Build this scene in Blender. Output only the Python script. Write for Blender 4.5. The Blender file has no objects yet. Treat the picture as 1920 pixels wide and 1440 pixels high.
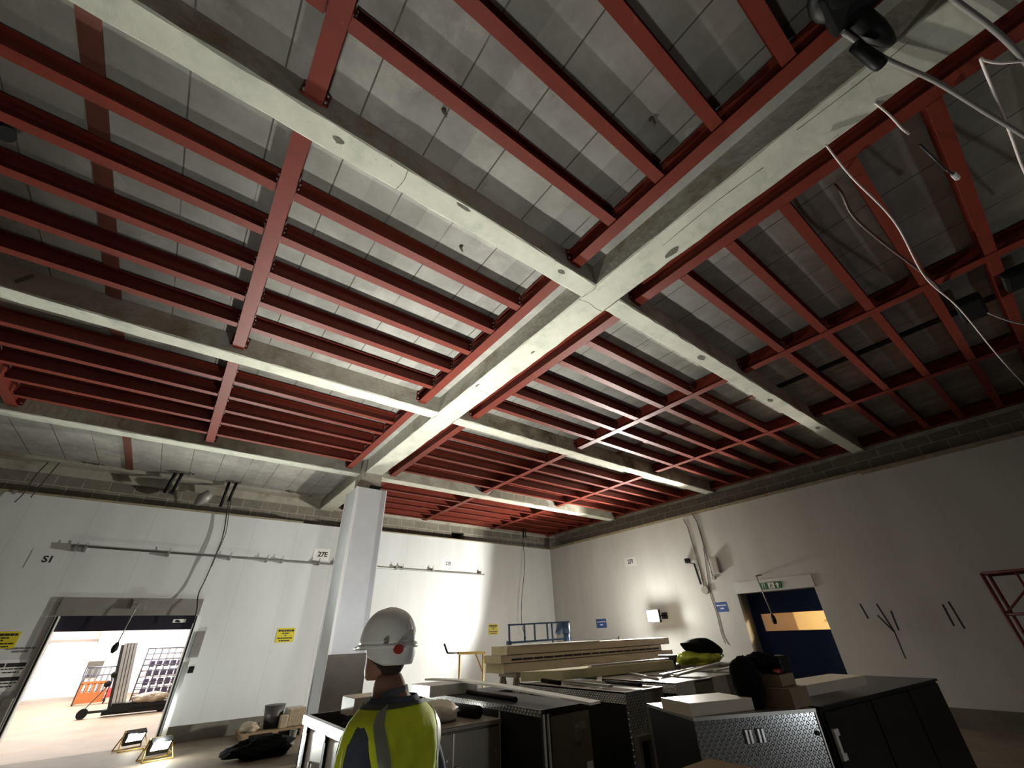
import bpy, bmesh, math, random
from mathutils import Vector, Matrix, Euler, noise
random.seed(7)
S = bpy.context.scene
COL = S.collection
R = math.radians

# ------------------------------------------------------------------ materials
def new_mat(name):
    m = bpy.data.materials.new(name); m.use_nodes = True
    nt = m.node_tree
    b = nt.nodes['Principled BSDF']
    return m, nt, b

def mat(name, col, rough=0.6, metal=0.0, var=0.0, scale=6.0, bump=0.0, bscale=40.0, col2=None, emit=None, estr=0.0,
        stain=None, pits=None, stain_scale=1.5, stain_lo=0.55, stain_hi=0.7, alpha=1.0, trans=0.0, spec=0.5, coord='Object'):
    m, nt, b = new_mat(name)
    N, L = nt.nodes, nt.links
    b.inputs['Roughness'].default_value = rough
    b.inputs['Metallic'].default_value = metal
    b.inputs['Specular IOR Level'].default_value = spec
    b.inputs['Base Color'].default_value = (*col, 1)
    if trans:
        b.inputs['Transmission Weight'].default_value = trans
    if alpha < 1:
        b.inputs['Alpha'].default_value = alpha
    if emit:
        b.inputs['Emission Color'].default_value = (*emit, 1)
        b.inputs['Emission Strength'].default_value = estr
    tc = N.new('ShaderNodeTexCoord')
    out = None
    if var > 0 or col2:
        nz = N.new('ShaderNodeTexNoise'); nz.inputs['Scale'].default_value = scale
        nz.inputs['Detail'].default_value = 6; nz.inputs['Roughness'].default_value = 0.65
        L.new(tc.outputs[coord], nz.inputs['Vector'])
        rp = N.new('ShaderNodeValToRGB')
        c2 = col2 if col2 else tuple(max(0, c * (1 - var)) for c in col)
        rp.color_ramp.elements[0].position = 0.3; rp.color_ramp.elements[0].color = (*c2, 1)
        rp.color_ramp.elements[1].position = 0.7; rp.color_ramp.elements[1].color = (*col, 1)
        L.new(nz.outputs['Fac'], rp.inputs['Fac'])
        out = rp.outputs['Color']
    if stain:
        nz = N.new('ShaderNodeTexNoise'); nz.inputs['Scale'].default_value = stain_scale
        nz.inputs['Detail'].default_value = 8; nz.inputs['Roughness'].default_value = 0.7
        L.new(tc.outputs[coord], nz.inputs['Vector'])
        mr = N.new('ShaderNodeMapRange'); mr.inputs['From Min'].default_value = stain_lo; mr.inputs['From Max'].default_value = stain_hi
        L.new(nz.outputs['Fac'], mr.inputs['Value'])
        mx = N.new('ShaderNodeMix'); mx.data_type = 'RGBA'
        L.new(mr.outputs['Result'], mx.inputs['Factor'])
        if out: L.new(out, mx.inputs['A'])
        else: mx.inputs['A'].default_value = (*col, 1)
        mx.inputs['B'].default_value = (*stain, 1)
        out = mx.outputs['Result']
    if pits:
        nz = N.new('ShaderNodeTexNoise'); nz.inputs['Scale'].default_value = 9; nz.inputs['Detail'].default_value = 10; nz.inputs['Roughness'].default_value = .75
        L.new(tc.outputs[coord], nz.inputs['Vector'])
        mr = N.new('ShaderNodeMapRange'); mr.inputs['From Min'].default_value = .635; mr.inputs['From Max'].default_value = .70
        L.new(nz.outputs['Fac'], mr.inputs['Value'])
        mx = N.new('ShaderNodeMix'); mx.data_type = 'RGBA'; L.new(mr.outputs['Result'], mx.inputs['Factor']); L.new(out, mx.inputs['A']); mx.inputs['B'].default_value = (*pits, 1)
        out = mx.outputs['Result']
    if out: L.new(out, b.inputs['Base Color'])
    if bump > 0:
        nb = N.new('ShaderNodeTexNoise'); nb.inputs['Scale'].default_value = bscale; nb.inputs['Detail'].default_value = 5
        L.new(tc.outputs[coord], nb.inputs['Vector'])
        bp = N.new('ShaderNodeBump'); bp.inputs['Strength'].default_value = bump; bp.inputs['Distance'].default_value = 0.02
        L.new(nb.outputs['Fac'], bp.inputs['Height']); L.new(bp.outputs['Normal'], b.inputs['Normal'])
    return m

def lines_mask(nt, sock, period, offset, width):
    """1 on thin lines every `period` along the scalar socket."""
    N, L = nt.nodes, nt.links
    a = N.new('ShaderNodeMath'); a.operation = 'SUBTRACT'; a.inputs[1].default_value = offset; L.new(sock, a.inputs[0])
    d = N.new('ShaderNodeMath'); d.operation = 'DIVIDE'; d.inputs[1].default_value = period; L.new(a.outputs[0], d.inputs[0])
    ad = N.new('ShaderNodeMath'); ad.operation = 'ADD'; ad.inputs[1].default_value = 0.5; L.new(d.outputs[0], ad.inputs[0])
    f = N.new('ShaderNodeMath'); f.operation = 'FRACT'; L.new(ad.outputs[0], f.inputs[0])
    s = N.new('ShaderNodeMath'); s.operation = 'SUBTRACT'; s.inputs[1].default_value = 0.5; L.new(f.outputs[0], s.inputs[0])
    ab = N.new('ShaderNodeMath'); ab.operation = 'ABSOLUTE'; L.new(s.outputs[0], ab.inputs[0])
    mr = N.new('ShaderNodeMapRange'); mr.inputs['From Min'].default_value = width / period; mr.inputs['From Max'].default_value = width / period * 0.4
    L.new(ab.outputs[0], mr.inputs['Value'])
    fl = N.new('ShaderNodeMath'); fl.operation = 'FLOOR'; L.new(ad.outputs[0], fl.inputs[0])
    return mr.outputs['Result'], fl.outputs[0]

def soffit_mat():
    m, nt, b = new_mat('soffit_planks'); N, L = nt.nodes, nt.links
    b.inputs['Roughness'].default_value = 0.9; b.inputs['Specular IOR Level'].default_value = 0.2
    tc = N.new('ShaderNodeTexCoord'); sp = N.new('ShaderNodeSeparateXYZ'); L.new(tc.outputs['Object'], sp.inputs[0])
    mask, idx = lines_mask(nt, sp.outputs['X'], 0.5495, 0.10, 0.008)
    wn = N.new('ShaderNodeTexWhiteNoise'); wn.noise_dimensions = '1D'; L.new(idx, wn.inputs['W'])
    nz = N.new('ShaderNodeTexNoise'); nz.inputs['Scale'].default_value = 2.2; nz.inputs['Detail'].default_value = 8; nz.inputs['Roughness'].default_value = .65
    L.new(tc.outputs['Object'], nz.inputs['Vector'])
    r1 = N.new('ShaderNodeValToRGB'); e = r1.color_ramp.elements
    e[0].position = .28; e[0].color = (.25, .24, .212, 1); e[1].position = .72; e[1].color = (.42, .405, .365, 1)
    L.new(nz.outputs['Fac'], r1.inputs['Fac'])
    mm = N.new('ShaderNodeMapRange'); mm.inputs['To Min'].default_value = .86; mm.inputs['To Max'].default_value = 1.1
    L.new(wn.outputs['Value'], mm.inputs['Value'])
    vm = N.new('ShaderNodeVectorMath'); vm.operation = 'SCALE'; L.new(r1.outputs['Color'], vm.inputs[0]); L.new(mm.outputs['Result'], vm.inputs['Scale'])
    # chalky patches and damp stains
    nz2 = N.new('ShaderNodeTexNoise'); nz2.inputs['Scale'].default_value = .9; nz2.inputs['Detail'].default_value = 9; nz2.inputs['Roughness'].default_value = .7
    L.new(tc.outputs['Object'], nz2.inputs['Vector'])
    m2 = N.new('ShaderNodeMapRange'); m2.inputs['From Min'].default_value = .56; m2.inputs['From Max'].default_value = .68; L.new(nz2.outputs['Fac'], m2.inputs['Value'])
    mx0 = N.new('ShaderNodeMix'); mx0.data_type = 'RGBA'; L.new(m2.outputs['Result'], mx0.inputs['Factor'])
    L.new(vm.outputs['Vector'], mx0.inputs['A']); mx0.inputs['B'].default_value = (.47, .45, .40, 1)
    # broken joints
    nb = N.new('ShaderNodeTexNoise'); nb.inputs['Scale'].default_value = 1.3; L.new(tc.outputs['Object'], nb.inputs['Vector'])
    m3 = N.new('ShaderNodeMapRange'); m3.inputs['From Min'].default_value = .36; m3.inputs['From Max'].default_value = .5; m3.inputs['To Min'].default_value = .25
    L.new(nb.outputs['Fac'], m3.inputs['Value'])
    mu = N.new('ShaderNodeMath'); mu.operation = 'MULTIPLY'; L.new(mask, mu.inputs[0]); L.new(m3.outputs['Result'], mu.inputs[1])
    mx = N.new('ShaderNodeMix'); mx.data_type = 'RGBA'; L.new(mu.outputs[0], mx.inputs['Factor'])
    L.new(mx0.outputs['Result'], mx.inputs['A']); mx.inputs['B'].default_value = (.10, .092, .08, 1)
    L.new(mx.outputs['Result'], b.inputs['Base Color'])
    nv = N.new('ShaderNodeMath'); nv.operation = 'MULTIPLY'; nv.inputs[1].default_value = -1; L.new(mask, nv.inputs[0])
    bp = N.new('ShaderNodeBump'); bp.inputs['Strength'].default_value = .5; bp.inputs['Distance'].default_value = .01
    L.new(nv.outputs[0], bp.inputs['Height']); L.new(bp.outputs['Normal'], b.inputs['Normal'])
    return m

def panel_wall_mat(name, axis, period, off, col):
    m, nt, b = new_mat(name); N, L = nt.nodes, nt.links
    b.inputs['Roughness'].default_value = .38
    tc = N.new('ShaderNodeTexCoord'); sp = N.new('ShaderNodeSeparateXYZ'); L.new(tc.outputs['Object'], sp.inputs[0])
    mask, idx = lines_mask(nt, sp.outputs[axis], period, off, .006)
    nz = N.new('ShaderNodeTexNoise'); nz.inputs['Scale'].default_value = 1.1; nz.inputs['Detail'].default_value = 7
    mp = N.new('ShaderNodeMapping'); mp.inputs['Scale'].default_value = (1.6, 1.6, .35); L.new(tc.outputs['Object'], mp.inputs[0]); L.new(mp.outputs[0], nz.inputs['Vector'])
    rp = N.new('ShaderNodeValToRGB'); e = rp.color_ramp.elements
    e[0].position = .3; e[0].color = (*[c * .88 for c in col], 1); e[1].position = .65; e[1].color = (*col, 1)
    L.new(nz.outputs['Fac'], rp.inputs['Fac'])
    mx = N.new('ShaderNodeMix'); mx.data_type = 'RGBA'; mu = N.new('ShaderNodeMath'); mu.operation = 'MULTIPLY'; mu.inputs[1].default_value = .35
    L.new(mask, mu.inputs[0]); L.new(mu.outputs[0], mx.inputs['Factor']); L.new(rp.outputs['Color'], mx.inputs['A']); mx.inputs['B'].default_value = (.3, .3, .28, 1)
    L.new(mx.outputs['Result'], b.inputs['Base Color'])
    return m

def block_mat(name, vec_axis):
    m, nt, b = new_mat(name); N, L = nt.nodes, nt.links
    b.inputs['Roughness'].default_value = .95; b.inputs['Specular IOR Level'].default_value = .1
    tc = N.new('ShaderNodeTexCoord'); sp = N.new('ShaderNodeSeparateXYZ'); L.new(tc.outputs['Object'], sp.inputs[0])
    cb = N.new('ShaderNodeCombineXYZ'); L.new(sp.outputs[vec_axis], cb.inputs['X']); L.new(sp.outputs['Z'], cb.inputs['Y'])
    br = N.new('ShaderNodeTexBrick'); br.inputs['Scale'].default_value = 1
    br.inputs['Brick Width'].default_value = .45; br.inputs['Row Height'].default_value = .225; br.inputs['Mortar Size'].default_value = .009
    br.inputs['Color1'].default_value = (.22, .20, .16, 1); br.inputs['Color2'].default_value = (.17, .155, .125, 1); br.inputs['Mortar'].default_value = (.36, .33, .27, 1)
    L.new(cb.outputs[0], br.inputs['Vector'])
    nz = N.new('ShaderNodeTexNoise'); nz.inputs['Scale'].default_value = 9; nz.inputs['Detail'].default_value = 6; L.new(tc.outputs['Object'], nz.inputs['Vector'])
    mr = N.new('ShaderNodeMapRange'); mr.inputs['To Min'].default_value = .7; mr.inputs['To Max'].default_value = 1.3; L.new(nz.outputs['Fac'], mr.inputs['Value'])
    vm = N.new('ShaderNodeVectorMath'); vm.operation = 'SCALE'; L.new(br.outputs['Color'], vm.inputs[0]); L.new(mr.outputs['Result'], vm.inputs['Scale'])
    L.new(vm.outputs['Vector'], b.inputs['Base Color'])
    bp = N.new('ShaderNodeBump'); bp.inputs['Strength'].default_value = .5; bp.inputs['Distance'].default_value = .01; bp.invert = True
    L.new(br.outputs['Fac'], bp.inputs['Height']); L.new(bp.outputs['Normal'], b.inputs['Normal'])
    return m

def chequer_mat(name, col, rough=.25, k=150.0):
    """aluminium tread plate: raised bars alternating in direction"""
    m, nt, b = new_mat(name); N, L = nt.nodes, nt.links
    b.inputs['Base Color'].default_value = (*col, 1); b.inputs['Metallic'].default_value = .65; b.inputs['Roughness'].default_value = rough
    tc = N.new('ShaderNodeTexCoord'); sp = N.new('ShaderNodeSeparateXYZ'); L.new(tc.outputs['Object'], sp.inputs[0])
    hx = N.new('ShaderNodeMath'); hx.operation = 'ADD'; L.new(sp.outputs['X'], hx.inputs[0]); L.new(sp.outputs['Y'], hx.inputs[1])
    def sn(a, ca, bb, cbv):
        p = N.new('ShaderNodeMath'); p.operation = 'MULTIPLY'; p.inputs[1].default_value = ca; L.new(a, p.inputs[0])
        q = N.new('ShaderNodeMath'); q.operation = 'MULTIPLY_ADD'; q.inputs[1].default_value = cbv; L.new(bb, q.inputs[0]); L.new(p.outputs[0], q.inputs[2])
        s = N.new('ShaderNodeMath'); s.operation = 'SINE'; L.new(q.outputs[0], s.inputs[0]); return s.outputs[0]
    s1 = sn(hx.outputs[0], k, sp.outputs['Z'], k); s2 = sn(hx.outputs[0], k, sp.outputs['Z'], -k)
    pr = N.new('ShaderNodeMath'); pr.operation = 'MULTIPLY'; L.new(s1, pr.inputs[0]); L.new(s2, pr.inputs[1])
    ab = N.new('ShaderNodeMath'); ab.operation = 'ABSOLUTE'; L.new(pr.outputs[0], ab.inputs[0])
    mr = N.new('ShaderNodeMapRange'); mr.inputs['From Min'].default_value = .35; mr.inputs['From Max'].default_value = .75; L.new(ab.outputs[0], mr.inputs['Value'])
    bp = N.new('ShaderNodeBump'); bp.inputs['Strength'].default_value = 1; bp.inputs['Distance'].default_value = .006
    L.new(mr.outputs['Result'], bp.inputs['Height']); L.new(bp.outputs['Normal'], b.inputs['Normal'])
    return m

M = {}
M['soffit'] = soffit_mat()
M['beam'] = mat('beam_concrete', (.56, .55, .46), .85, var=.2, scale=3.5, stain=(.33, .36, .29), stain_scale=2.6, stain_lo=.52, stain_hi=.72, pits=(.16, .15, .11), bump=.25, bscale=14, spec=.2)
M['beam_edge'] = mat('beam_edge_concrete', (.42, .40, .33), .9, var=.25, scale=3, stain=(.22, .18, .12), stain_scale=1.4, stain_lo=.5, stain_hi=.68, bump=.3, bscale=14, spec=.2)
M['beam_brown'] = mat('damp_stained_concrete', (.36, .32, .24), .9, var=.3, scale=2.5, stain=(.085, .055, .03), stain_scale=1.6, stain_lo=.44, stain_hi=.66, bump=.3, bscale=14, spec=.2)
M['chip'] = mat('chipped_concrete', (.16, .15, .11), .95, var=.5, scale=30, bump=.6, bscale=60)
M['steel'] = mat('red_oxide_paint', (.155, .025, .014), .5, var=.25, scale=5, stain=(.20, .042, .030), stain_scale=7, stain_lo=.6, stain_hi=.75, bump=.06, bscale=60, spec=.22)
M['strap'] = mat('rust_brown_strap', (.14, .042, .026), .6, var=.3, scale=7)
M['bolt'] = mat('zinc_bolt', (.55, .52, .47), .35, metal=.8, var=.2, scale=30)
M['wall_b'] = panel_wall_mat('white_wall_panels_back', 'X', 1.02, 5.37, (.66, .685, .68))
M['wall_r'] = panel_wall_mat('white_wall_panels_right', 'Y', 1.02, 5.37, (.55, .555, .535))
M['wall_dark'] = mat('unlit_grey_wall', (.10, .10, .095), .8, var=.2, scale=2)  # plain dark grey for walls of unknown colour and the recess
M['block_b'] = block_mat('blockwork_back', 'X'); M['block_r'] = block_mat('blockwork_right', 'Y')
M['kerb'] = mat('kerb_concrete', (.17, .155, .125), .9, var=.35, scale=3, bump=.2, bscale=18)
M['floor'] = mat('screed_floor', (.21, .165, .115), .7, var=.35, scale=1.4, stain=(.10, .085, .06), stain_scale=.8, stain_lo=.52, stain_hi=.7, bump=.1, bscale=25)
M['trim'] = mat('timber_cornice', (.35, .30, .20), .8, var=.4, scale=8)
M['clad'] = mat('white_column_cladding', (.62, .64, .66), .35, var=.12, scale=2.4)
M['galv'] = mat('galvanised_sheet', (.12, .11, .09), .7, metal=.0, var=.25, scale=4)
M['grey_metal'] = mat('grey_steel_sheet', (.30, .29, .265), .5, metal=.4, var=.2, scale=3)
M['cab_grey'] = mat('taupe_metal', (.24, .215, .17), .38, metal=.35, var=.15, scale=3)
M['cab_dark'] = mat('dark_anodised_metal', (.022, .021, .020), .5, metal=.4, var=.3, scale=4)
M['alu'] = mat('brushed_aluminium', (.72, .71, .68), .28, metal=.9, var=.12, scale=8)
M['alu_dull'] = mat('dull_aluminium', (.42, .41, .37), .4, metal=.7, var=.25, scale=6)
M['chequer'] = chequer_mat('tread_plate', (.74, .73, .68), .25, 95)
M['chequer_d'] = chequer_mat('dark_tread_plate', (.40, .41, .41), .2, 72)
M['black'] = mat('black_plastic', (.006, .006, .006), .5, var=.2, scale=10, spec=.2)
M['blackcloth'] = mat('black_fabric', (.008, .0085, .009), 1.0, var=.3, scale=14, bump=.4, bscale=25, spec=.12)
M['white'] = mat('white_paint', (.80, .80, .77), .5, var=.05, scale=5)
M['whitesheet'] = mat('white_foam_sheet', (.85, .84, .79), .6, var=.05, scale=5)
M['insul'] = mat('insulated_panel_face', (.62, .54, .41), .5, var=.1, scale=2)
M['foam'] = mat('cream_foam_core', (.78, .70, .44), .9, var=.12, scale=14, bump=.2, bscale=50)
M['blue'] = mat('blue_enamel', (.045, .10, .20), .45, var=.2, scale=9)
M['navy'] = mat('navy_door_curtain', (.008, .016, .055), .7, var=.25, scale=2, spec=.15)
M['navy2'] = mat('navy_shutter_slats', (.02, .018, .03), .4, var=.25, scale=4)
M['yellowtube'] = mat('yellow_enamel', (.72, .50, .12), .45, var=.15, scale=12)
M['yellow'] = mat('yellow_sign_vinyl', (.68, .58, .03), .45, var=.08, scale=12)
M['bluesign'] = mat('blue_sign_vinyl', (.02, .07, .26), .4, var=.1, scale=12)
M['signwhite'] = mat('white_sign_vinyl', (.82, .82, .80), .45)
M['ink'] = mat('black_ink', (.02, .02, .02), .6)
M['inkwhite'] = mat('white_ink', (.75, .78, .85), .6)
M['green'] = mat('exit_sign_green', (.03, .13, .06), .5)
M['hivis'] = mat('hi_vis_yellow', (.74, .86, .02), .7, var=.22, scale=5, bump=.3, bscale=9)
M['hivis2'] = mat('hi_vis_jacket', (.50, .58, .05), .75, var=.2, scale=9, bump=.3, bscale=20)
M['reflect'] = mat('grey_reflective_tape', (.22, .23, .19), .4, metal=.2, var=.1, scale=20)
M['reflect2'] = mat('grey_trim_tape', (.06, .07, .05), .6)
M['shirt'] = mat('blue_grey_shirt', (.085, .105, .15), .85, var=.3, scale=10, bump=.3, bscale=18)
M['collar'] = mat('grey_collar', (.16, .17, .20), .85, var=.2, scale=12)
M['trouser'] = mat('dark_work_trousers', (.02, .022, .028), .9, var=.2, scale=12)
M['skin'] = mat('skin', (.36, .19, .14), .55, var=.15, scale=12, bump=.08, bscale=60)
M['hair'] = mat('short_brown_hair', (.035, .022, .014), .8, var=.4, scale=60, bump=.5, bscale=120)
M['helmet'] = mat('white_helmet_shell', (.82, .82, .80), .32, var=.03, scale=6)
M['helmet_band'] = mat('helmet_band', (.75, .75, .73), .45)
M['red'] = mat('red_knob', (.40, .02, .02), .45)
M['card'] = mat('cardboard', (.30, .22, .14), .85, var=.15, scale=5, bump=.1, bscale=60)
M['wood'] = mat('pallet_timber', (.27, .18, .10), .85, var=.35, scale=12, bump=.2, bscale=40)
M['plasticwrap'] = mat('clear_shrink_wrap', (.36, .29, .20), .18, var=.25, scale=9, bump=.8, bscale=16)
M['bucket'] = mat('dark_bucket_plastic', (.05, .045, .045), .45, var=.2, scale=8)
M['pipe'] = mat('grey_conduit', (.30, .30, .28), .4, metal=.5, var=.1, scale=8)
M['cable_b'] = mat('black_cable', (.012, .012, .012), .5)
M['cable_w'] = mat('white_cable', (.70, .62, .58), .5)
M['cable_g'] = mat('grey_cable', (.20, .185, .17), .6)
M['cable_r'] = mat('brown_cable', (.07, .03, .025), .5)
M['switch'] = mat('grey_enclosure', (.34, .32, .29), .5, var=.1, scale=8)
M['redframe'] = mat('red_scaffold_paint', (.16, .028, .018), .5, var=.3, scale=8)
M['orange'] = mat('orange_crate', (.45, .13, .03), .6, var=.2, scale=6)
M['redcrate'] = mat('red_tray_plastic', (.55, .05, .04), .6)
M['floor_h'] = mat('hall_screed_floor', (.32, .235, .155), .6, var=.35, scale=1.2, stain=(.26, .20, .14), stain_scale=.9, stain_lo=.5, stain_hi=.7)
M['wallplate'] = mat('wall_coloured_plate', (.63, .65, .645), .4)
M['wire'] = mat('zinc_wire', (.10, .10, .12), .4, metal=.6)
M['purple'] = mat('purple_box_plastic', (.07, .05, .10), .6)
M['hall'] = mat('white_hall_wall', (.85, .82, .80), .6, var=.03, scale=2)
M['hallpost'] = mat('hall_pillar', (.55, .47, .42), .6, var=.1, scale=2)
M['warmroom'] = mat('cream_room_wall', (.80, .64, .36), .7, var=.06, scale=2)
M['ply'] = mat('brown_board', (.27, .16, .07), .7, var=.25, scale=3)
M['lens'] = mat('lit_flood_lens', (1, 1, 1), .4, emit=(1, .95, .82), estr=60)
M['lens2'] = mat('lit_floor_lens', (1, 1, 1), .4, emit=(1, .98, .84), estr=30)
M['clearpvc'] = mat('clear_pvc_window', (1, 1, 1), .08, alpha=.12)
M['tape'] = mat('blue_black_tape', (.02, .024, .045), .6)
M['tape2'] = mat('dark_tape', (.03, .028, .026), .6)

# ------------------------------------------------------------------ mesh builder
class MB:
    def __init__(s): s.v = []; s.f = []; s.sm = []
    def add(s, vs, fs, smooth=False):
        n = len(s.v); s.v += [tuple(v) for v in vs]; s.f += [tuple(i + n for i in f) for f in fs]; s.sm += [smooth] * len(fs); return s
    def box(s, x0, x1, y0, y1, z0, z1):
        v = [(x0,y0,z0),(x1,y0,z0),(x1,y1,z0),(x0,y1,z0),(x0,y0,z1),(x1,y0,z1),(x1,y1,z1),(x0,y1,z1)]
        return s.add(v, [(0,3,2,1),(4,5,6,7),(0,1,5,4),(1,2,6,5),(2,3,7,6),(3,0,4,7)])
    def cbox(s, x0, x1, y0, y1, z0, z1, c=.01):
        """box with chamfered edges (rounded look)"""
        bm = bmesh.new(); bmesh.ops.create_cube(bm, size=1)
        for v in bm.verts: v.co = Vector(((x0+x1)/2 + v.co.x*(x1-x0), (y0+y1)/2 + v.co.y*(y1-y0), (z0+z1)/2 + v.co.z*(z1-z0)))
        bmesh.ops.bevel(bm, geom=bm.edges[:], offset=c, segments=2, affect='EDGES', profile=.6)
        bm.verts.index_update()
        s.add([v.co[:] for v in bm.verts], [[v.index for v in f.verts] for f in bm.faces]); bm.free(); return s
    def obox(s, c, ax, ay, az):
        c, ax, ay, az = map(Vector, (c, ax, ay, az)); v = []
        for k in (-1, 1):
            for i, j in ((-1,-1),(1,-1),(1,1),(-1,1)): v.append(c + ax*i + ay*j + az*k)
        return s.add(v, [(0,3,2,1),(4,5,6,7),(0,1,5,4),(1,2,6,5),(2,3,7,6),(3,0,4,7)])
    def bar(s, p, q, w, h=None, up=(0,0,1)):
        h = h or w; p, q = Vector(p), Vector(q); d = q - p; L = d.length; d.normalize(); up = Vector(up)
        if abs(d.dot(up)) > .98: up = Vector((1,0,0))
        x = d.cross(up).normalized(); y = x.cross(d).normalized()
        return s.obox((p+q)/2, d*L/2, x*w/2, y*h/2)
    def tube(s, pts, r, n=8, caps=True, smooth=True):
        pts = [Vector(p) for p in pts]; rs = r if isinstance(r, (list, tuple)) else [r]*len(pts)
        vs = []; ref = None
        for i, p in enumerate(pts):
            d = (pts[min(i+1, len(pts)-1)] - pts[max(i-1, 0)]).normalized()
            if ref is None:
                ref = Vector((0,0,1)) if abs(d.z) < .9 else Vector((1,0,0))
            x = d.cross(ref).normalized(); y = x.cross(d).normalized(); ref = y
            for k in range(n):
                a = 2*math.pi*k/n; vs.append(p + (x*math.cos(a) + y*math.sin(a))*rs[i])
        fs = [(i*n+k, i*n+(k+1)%n, (i+1)*n+(k+1)%n, (i+1)*n+k) for i in range(len(pts)-1) for k in range(n)]
        s.add(vs, fs, smooth)
        if caps:
            m = len(vs); s.add(vs[:n], [tuple(range(n))[::-1]]); s.add(vs[m-n:], [tuple(range(n))])
        return s
    def cyl(s, p, q, r, n=16, r2=None): return s.tube([p, q], [r, r if r2 is None else r2], n)
    def loft(s, rings, closed=True, capa=True, capb=True, smooth=True):
        n = len(rings[0]); vs = [v for r in rings for v in r]
        fs = [(i*n+k, i*n+(k+1)%n, (i+1)*n+(k+1)%n, (i+1)*n+k) for i in range(len(rings)-1) for k in range(n if closed else n-1)]
        s.add(vs, fs, smooth)
        if capa: s.add(rings[0], [tuple(range(n))[::-1]], smooth)
        if capb: s.add(rings[-1], [tuple(range(n))], smooth)
        return s
    def prism(s, poly, axis, a, b):
        """extrude a 2-D polygon along an axis ('x','y','z') from a to b"""
        def P(u, v, w): return {'x': (w,u,v), 'y': (u,w,v), 'z': (u,v,w)}[axis]
        n = len(poly); vs = [P(u,v,a) for u,v in poly] + [P(u,v,b) for u,v in poly]
        return s.add(vs, [tuple(range(n))[::-1], tuple(range(n, 2*n))] + [(i,(i+1)%n,n+(i+1)%n,n+i) for i in range(n)])
    def sphere(s, c, rx, ry, rz, nu=16, nv=10, jit=0):
        c = Vector(c); rings = []
        for j in range(1, nv):
            t = math.pi*j/nv; ring = []
            for k in range(nu):
                a = 2*math.pi*k/nu; q = 1 + (random.uniform(-jit, jit) if jit else 0)
                ring.append(c + Vector((rx*math.sin(t)*math.cos(a), ry*math.sin(t)*math.sin(a), rz*math.cos(t)))*q)
            rings.append(ring)
        s.loft(rings, capa=False, capb=False)
        t, b = c + Vector((0,0,rz)), c - Vector((0,0,rz)); 
        s.add([t]+rings[0], [(0, 1+(k+1)%nu, 1+k) for k in range(nu)][::1], True)
        s.add([b]+rings[-1], [(0, 1+k, 1+(k+1)%nu) for k in range(nu)], True)
        return s
    def lump(s, c, rx, ry, rz, amp=.2, freq=1.6, seed=0, floor=None, sub=4, ridge=.5):
        """crumpled cloth or plastic: a noise-displaced ball, optionally flattened on a surface"""
        bm = bmesh.new(); bmesh.ops.create_icosphere(bm, subdivisions=sub, radius=1); out = []
        for v in bm.verts:
            n = v.co.normalized(); o = Vector((seed*7.3, seed*3.1, seed*5.7))
            d = noise.noise(n*freq + o) + ridge*(.5-abs(noise.noise(n*freq*2.7 - o)))*1.2 + .35*noise.noise(n*freq*5 + o)
            q = n*(1 + amp*d); p = [c[0]+q.x*rx, c[1]+q.y*ry, c[2]+q.z*rz]
            if floor is not None and p[2] < floor: p[2] = floor + .002*abs(d)
            out.append(p)
        bm.verts.index_update(); s.add(out, [[v.index for v in f.verts] for f in bm.faces], True); bm.free(); return s
    def shift(s, o): s.v = [(a-o[0], b-o[1], c-o[2]) for a, b, c in s.v]; return s
    def mesh(s, name):
        me = bpy.data.meshes.new(name); me.from_pydata(s.v, [], s.f); me.polygons.foreach_set('use_smooth', s.sm)
        bm = bmesh.new(); bm.from_mesh(me); bmesh.ops.remove_doubles(bm, verts=bm.verts, dist=1e-5)
        bmesh.ops.recalc_face_normals(bm, faces=bm.faces); bm.to_mesh(me); bm.free(); return me
    def build(s, name, m, parent=None, world=False, loc=None):
        """link as one object. world=True: coordinates are world ones, moved into the top thing's frame"""
        if parent is not None and world:
            top = parent
            while top.parent: top = top.parent
            s.shift(top.location)
        me = s.mesh(name); me.materials.append(M[m] if isinstance(m, str) else m)
        o = bpy.data.objects.new(name, me); COL.objects.link(o)
        if parent is not None: o.parent = parent
        if loc is not None: o.location = loc
        return o

def tag(o, label=None, cat=None, group=None, kind=None):
    if label: o['label'] = label
    if cat: o['category'] = cat
    if group: o['group'] = group
    if kind: o['kind'] = kind
    return o
def thing(name, label, cat, loc=(0,0,0), rz=0, group=None):
    o = bpy.data.objects.new(name, None); COL.objects.link(o); o.location = loc; o.rotation_euler = (0,0,rz); o.empty_display_size = .1
    return tag(o, label, cat, group)
def kids(o): return [c for c in bpy.data.objects if c.parent == o]
def copy_tree(o, loc=None, parent=None):
    c = o.copy(); COL.objects.link(c)
    if parent is not None: c.parent = parent
    if loc is not None: c.location = loc
    for ch in list(o.children): copy_tree(ch, None, c)
    return c
def single(name, mb, m, label, cat, base=None, group=None):
    """a thing that is one mesh; its origin is put at its base"""
    if base is None:
        xs = [v[0] for v in mb.v]; ys = [v[1] for v in mb.v]; zs = [v[2] for v in mb.v]
        base = ((min(xs)+max(xs))/2, (min(ys)+max(ys))/2, min(zs))
    mb.shift(base); o = mb.build(name, m); o.location = base
    return tag(o, label, cat, group)
def struct(name, mb, m): return tag(mb.build(name, m), kind='structure')
def text_mesh(txt, size, align='CENTER', ext=.0015):
    cu = bpy.data.curves.new('t', 'FONT'); cu.body = txt; cu.size = size; cu.align_x = align; cu.align_y = 'CENTER'; cu.extrude = ext; cu.offset = size*.03
    o = bpy.data.objects.new('t', cu); COL.objects.link(o)
    bpy.context.view_layer.update()
    me = bpy.data.meshes.new_from_object(o.evaluated_get(bpy.context.evaluated_depsgraph_get()))
    bpy.data.objects.remove(o); bpy.data.curves.remove(cu)
    return me
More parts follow.
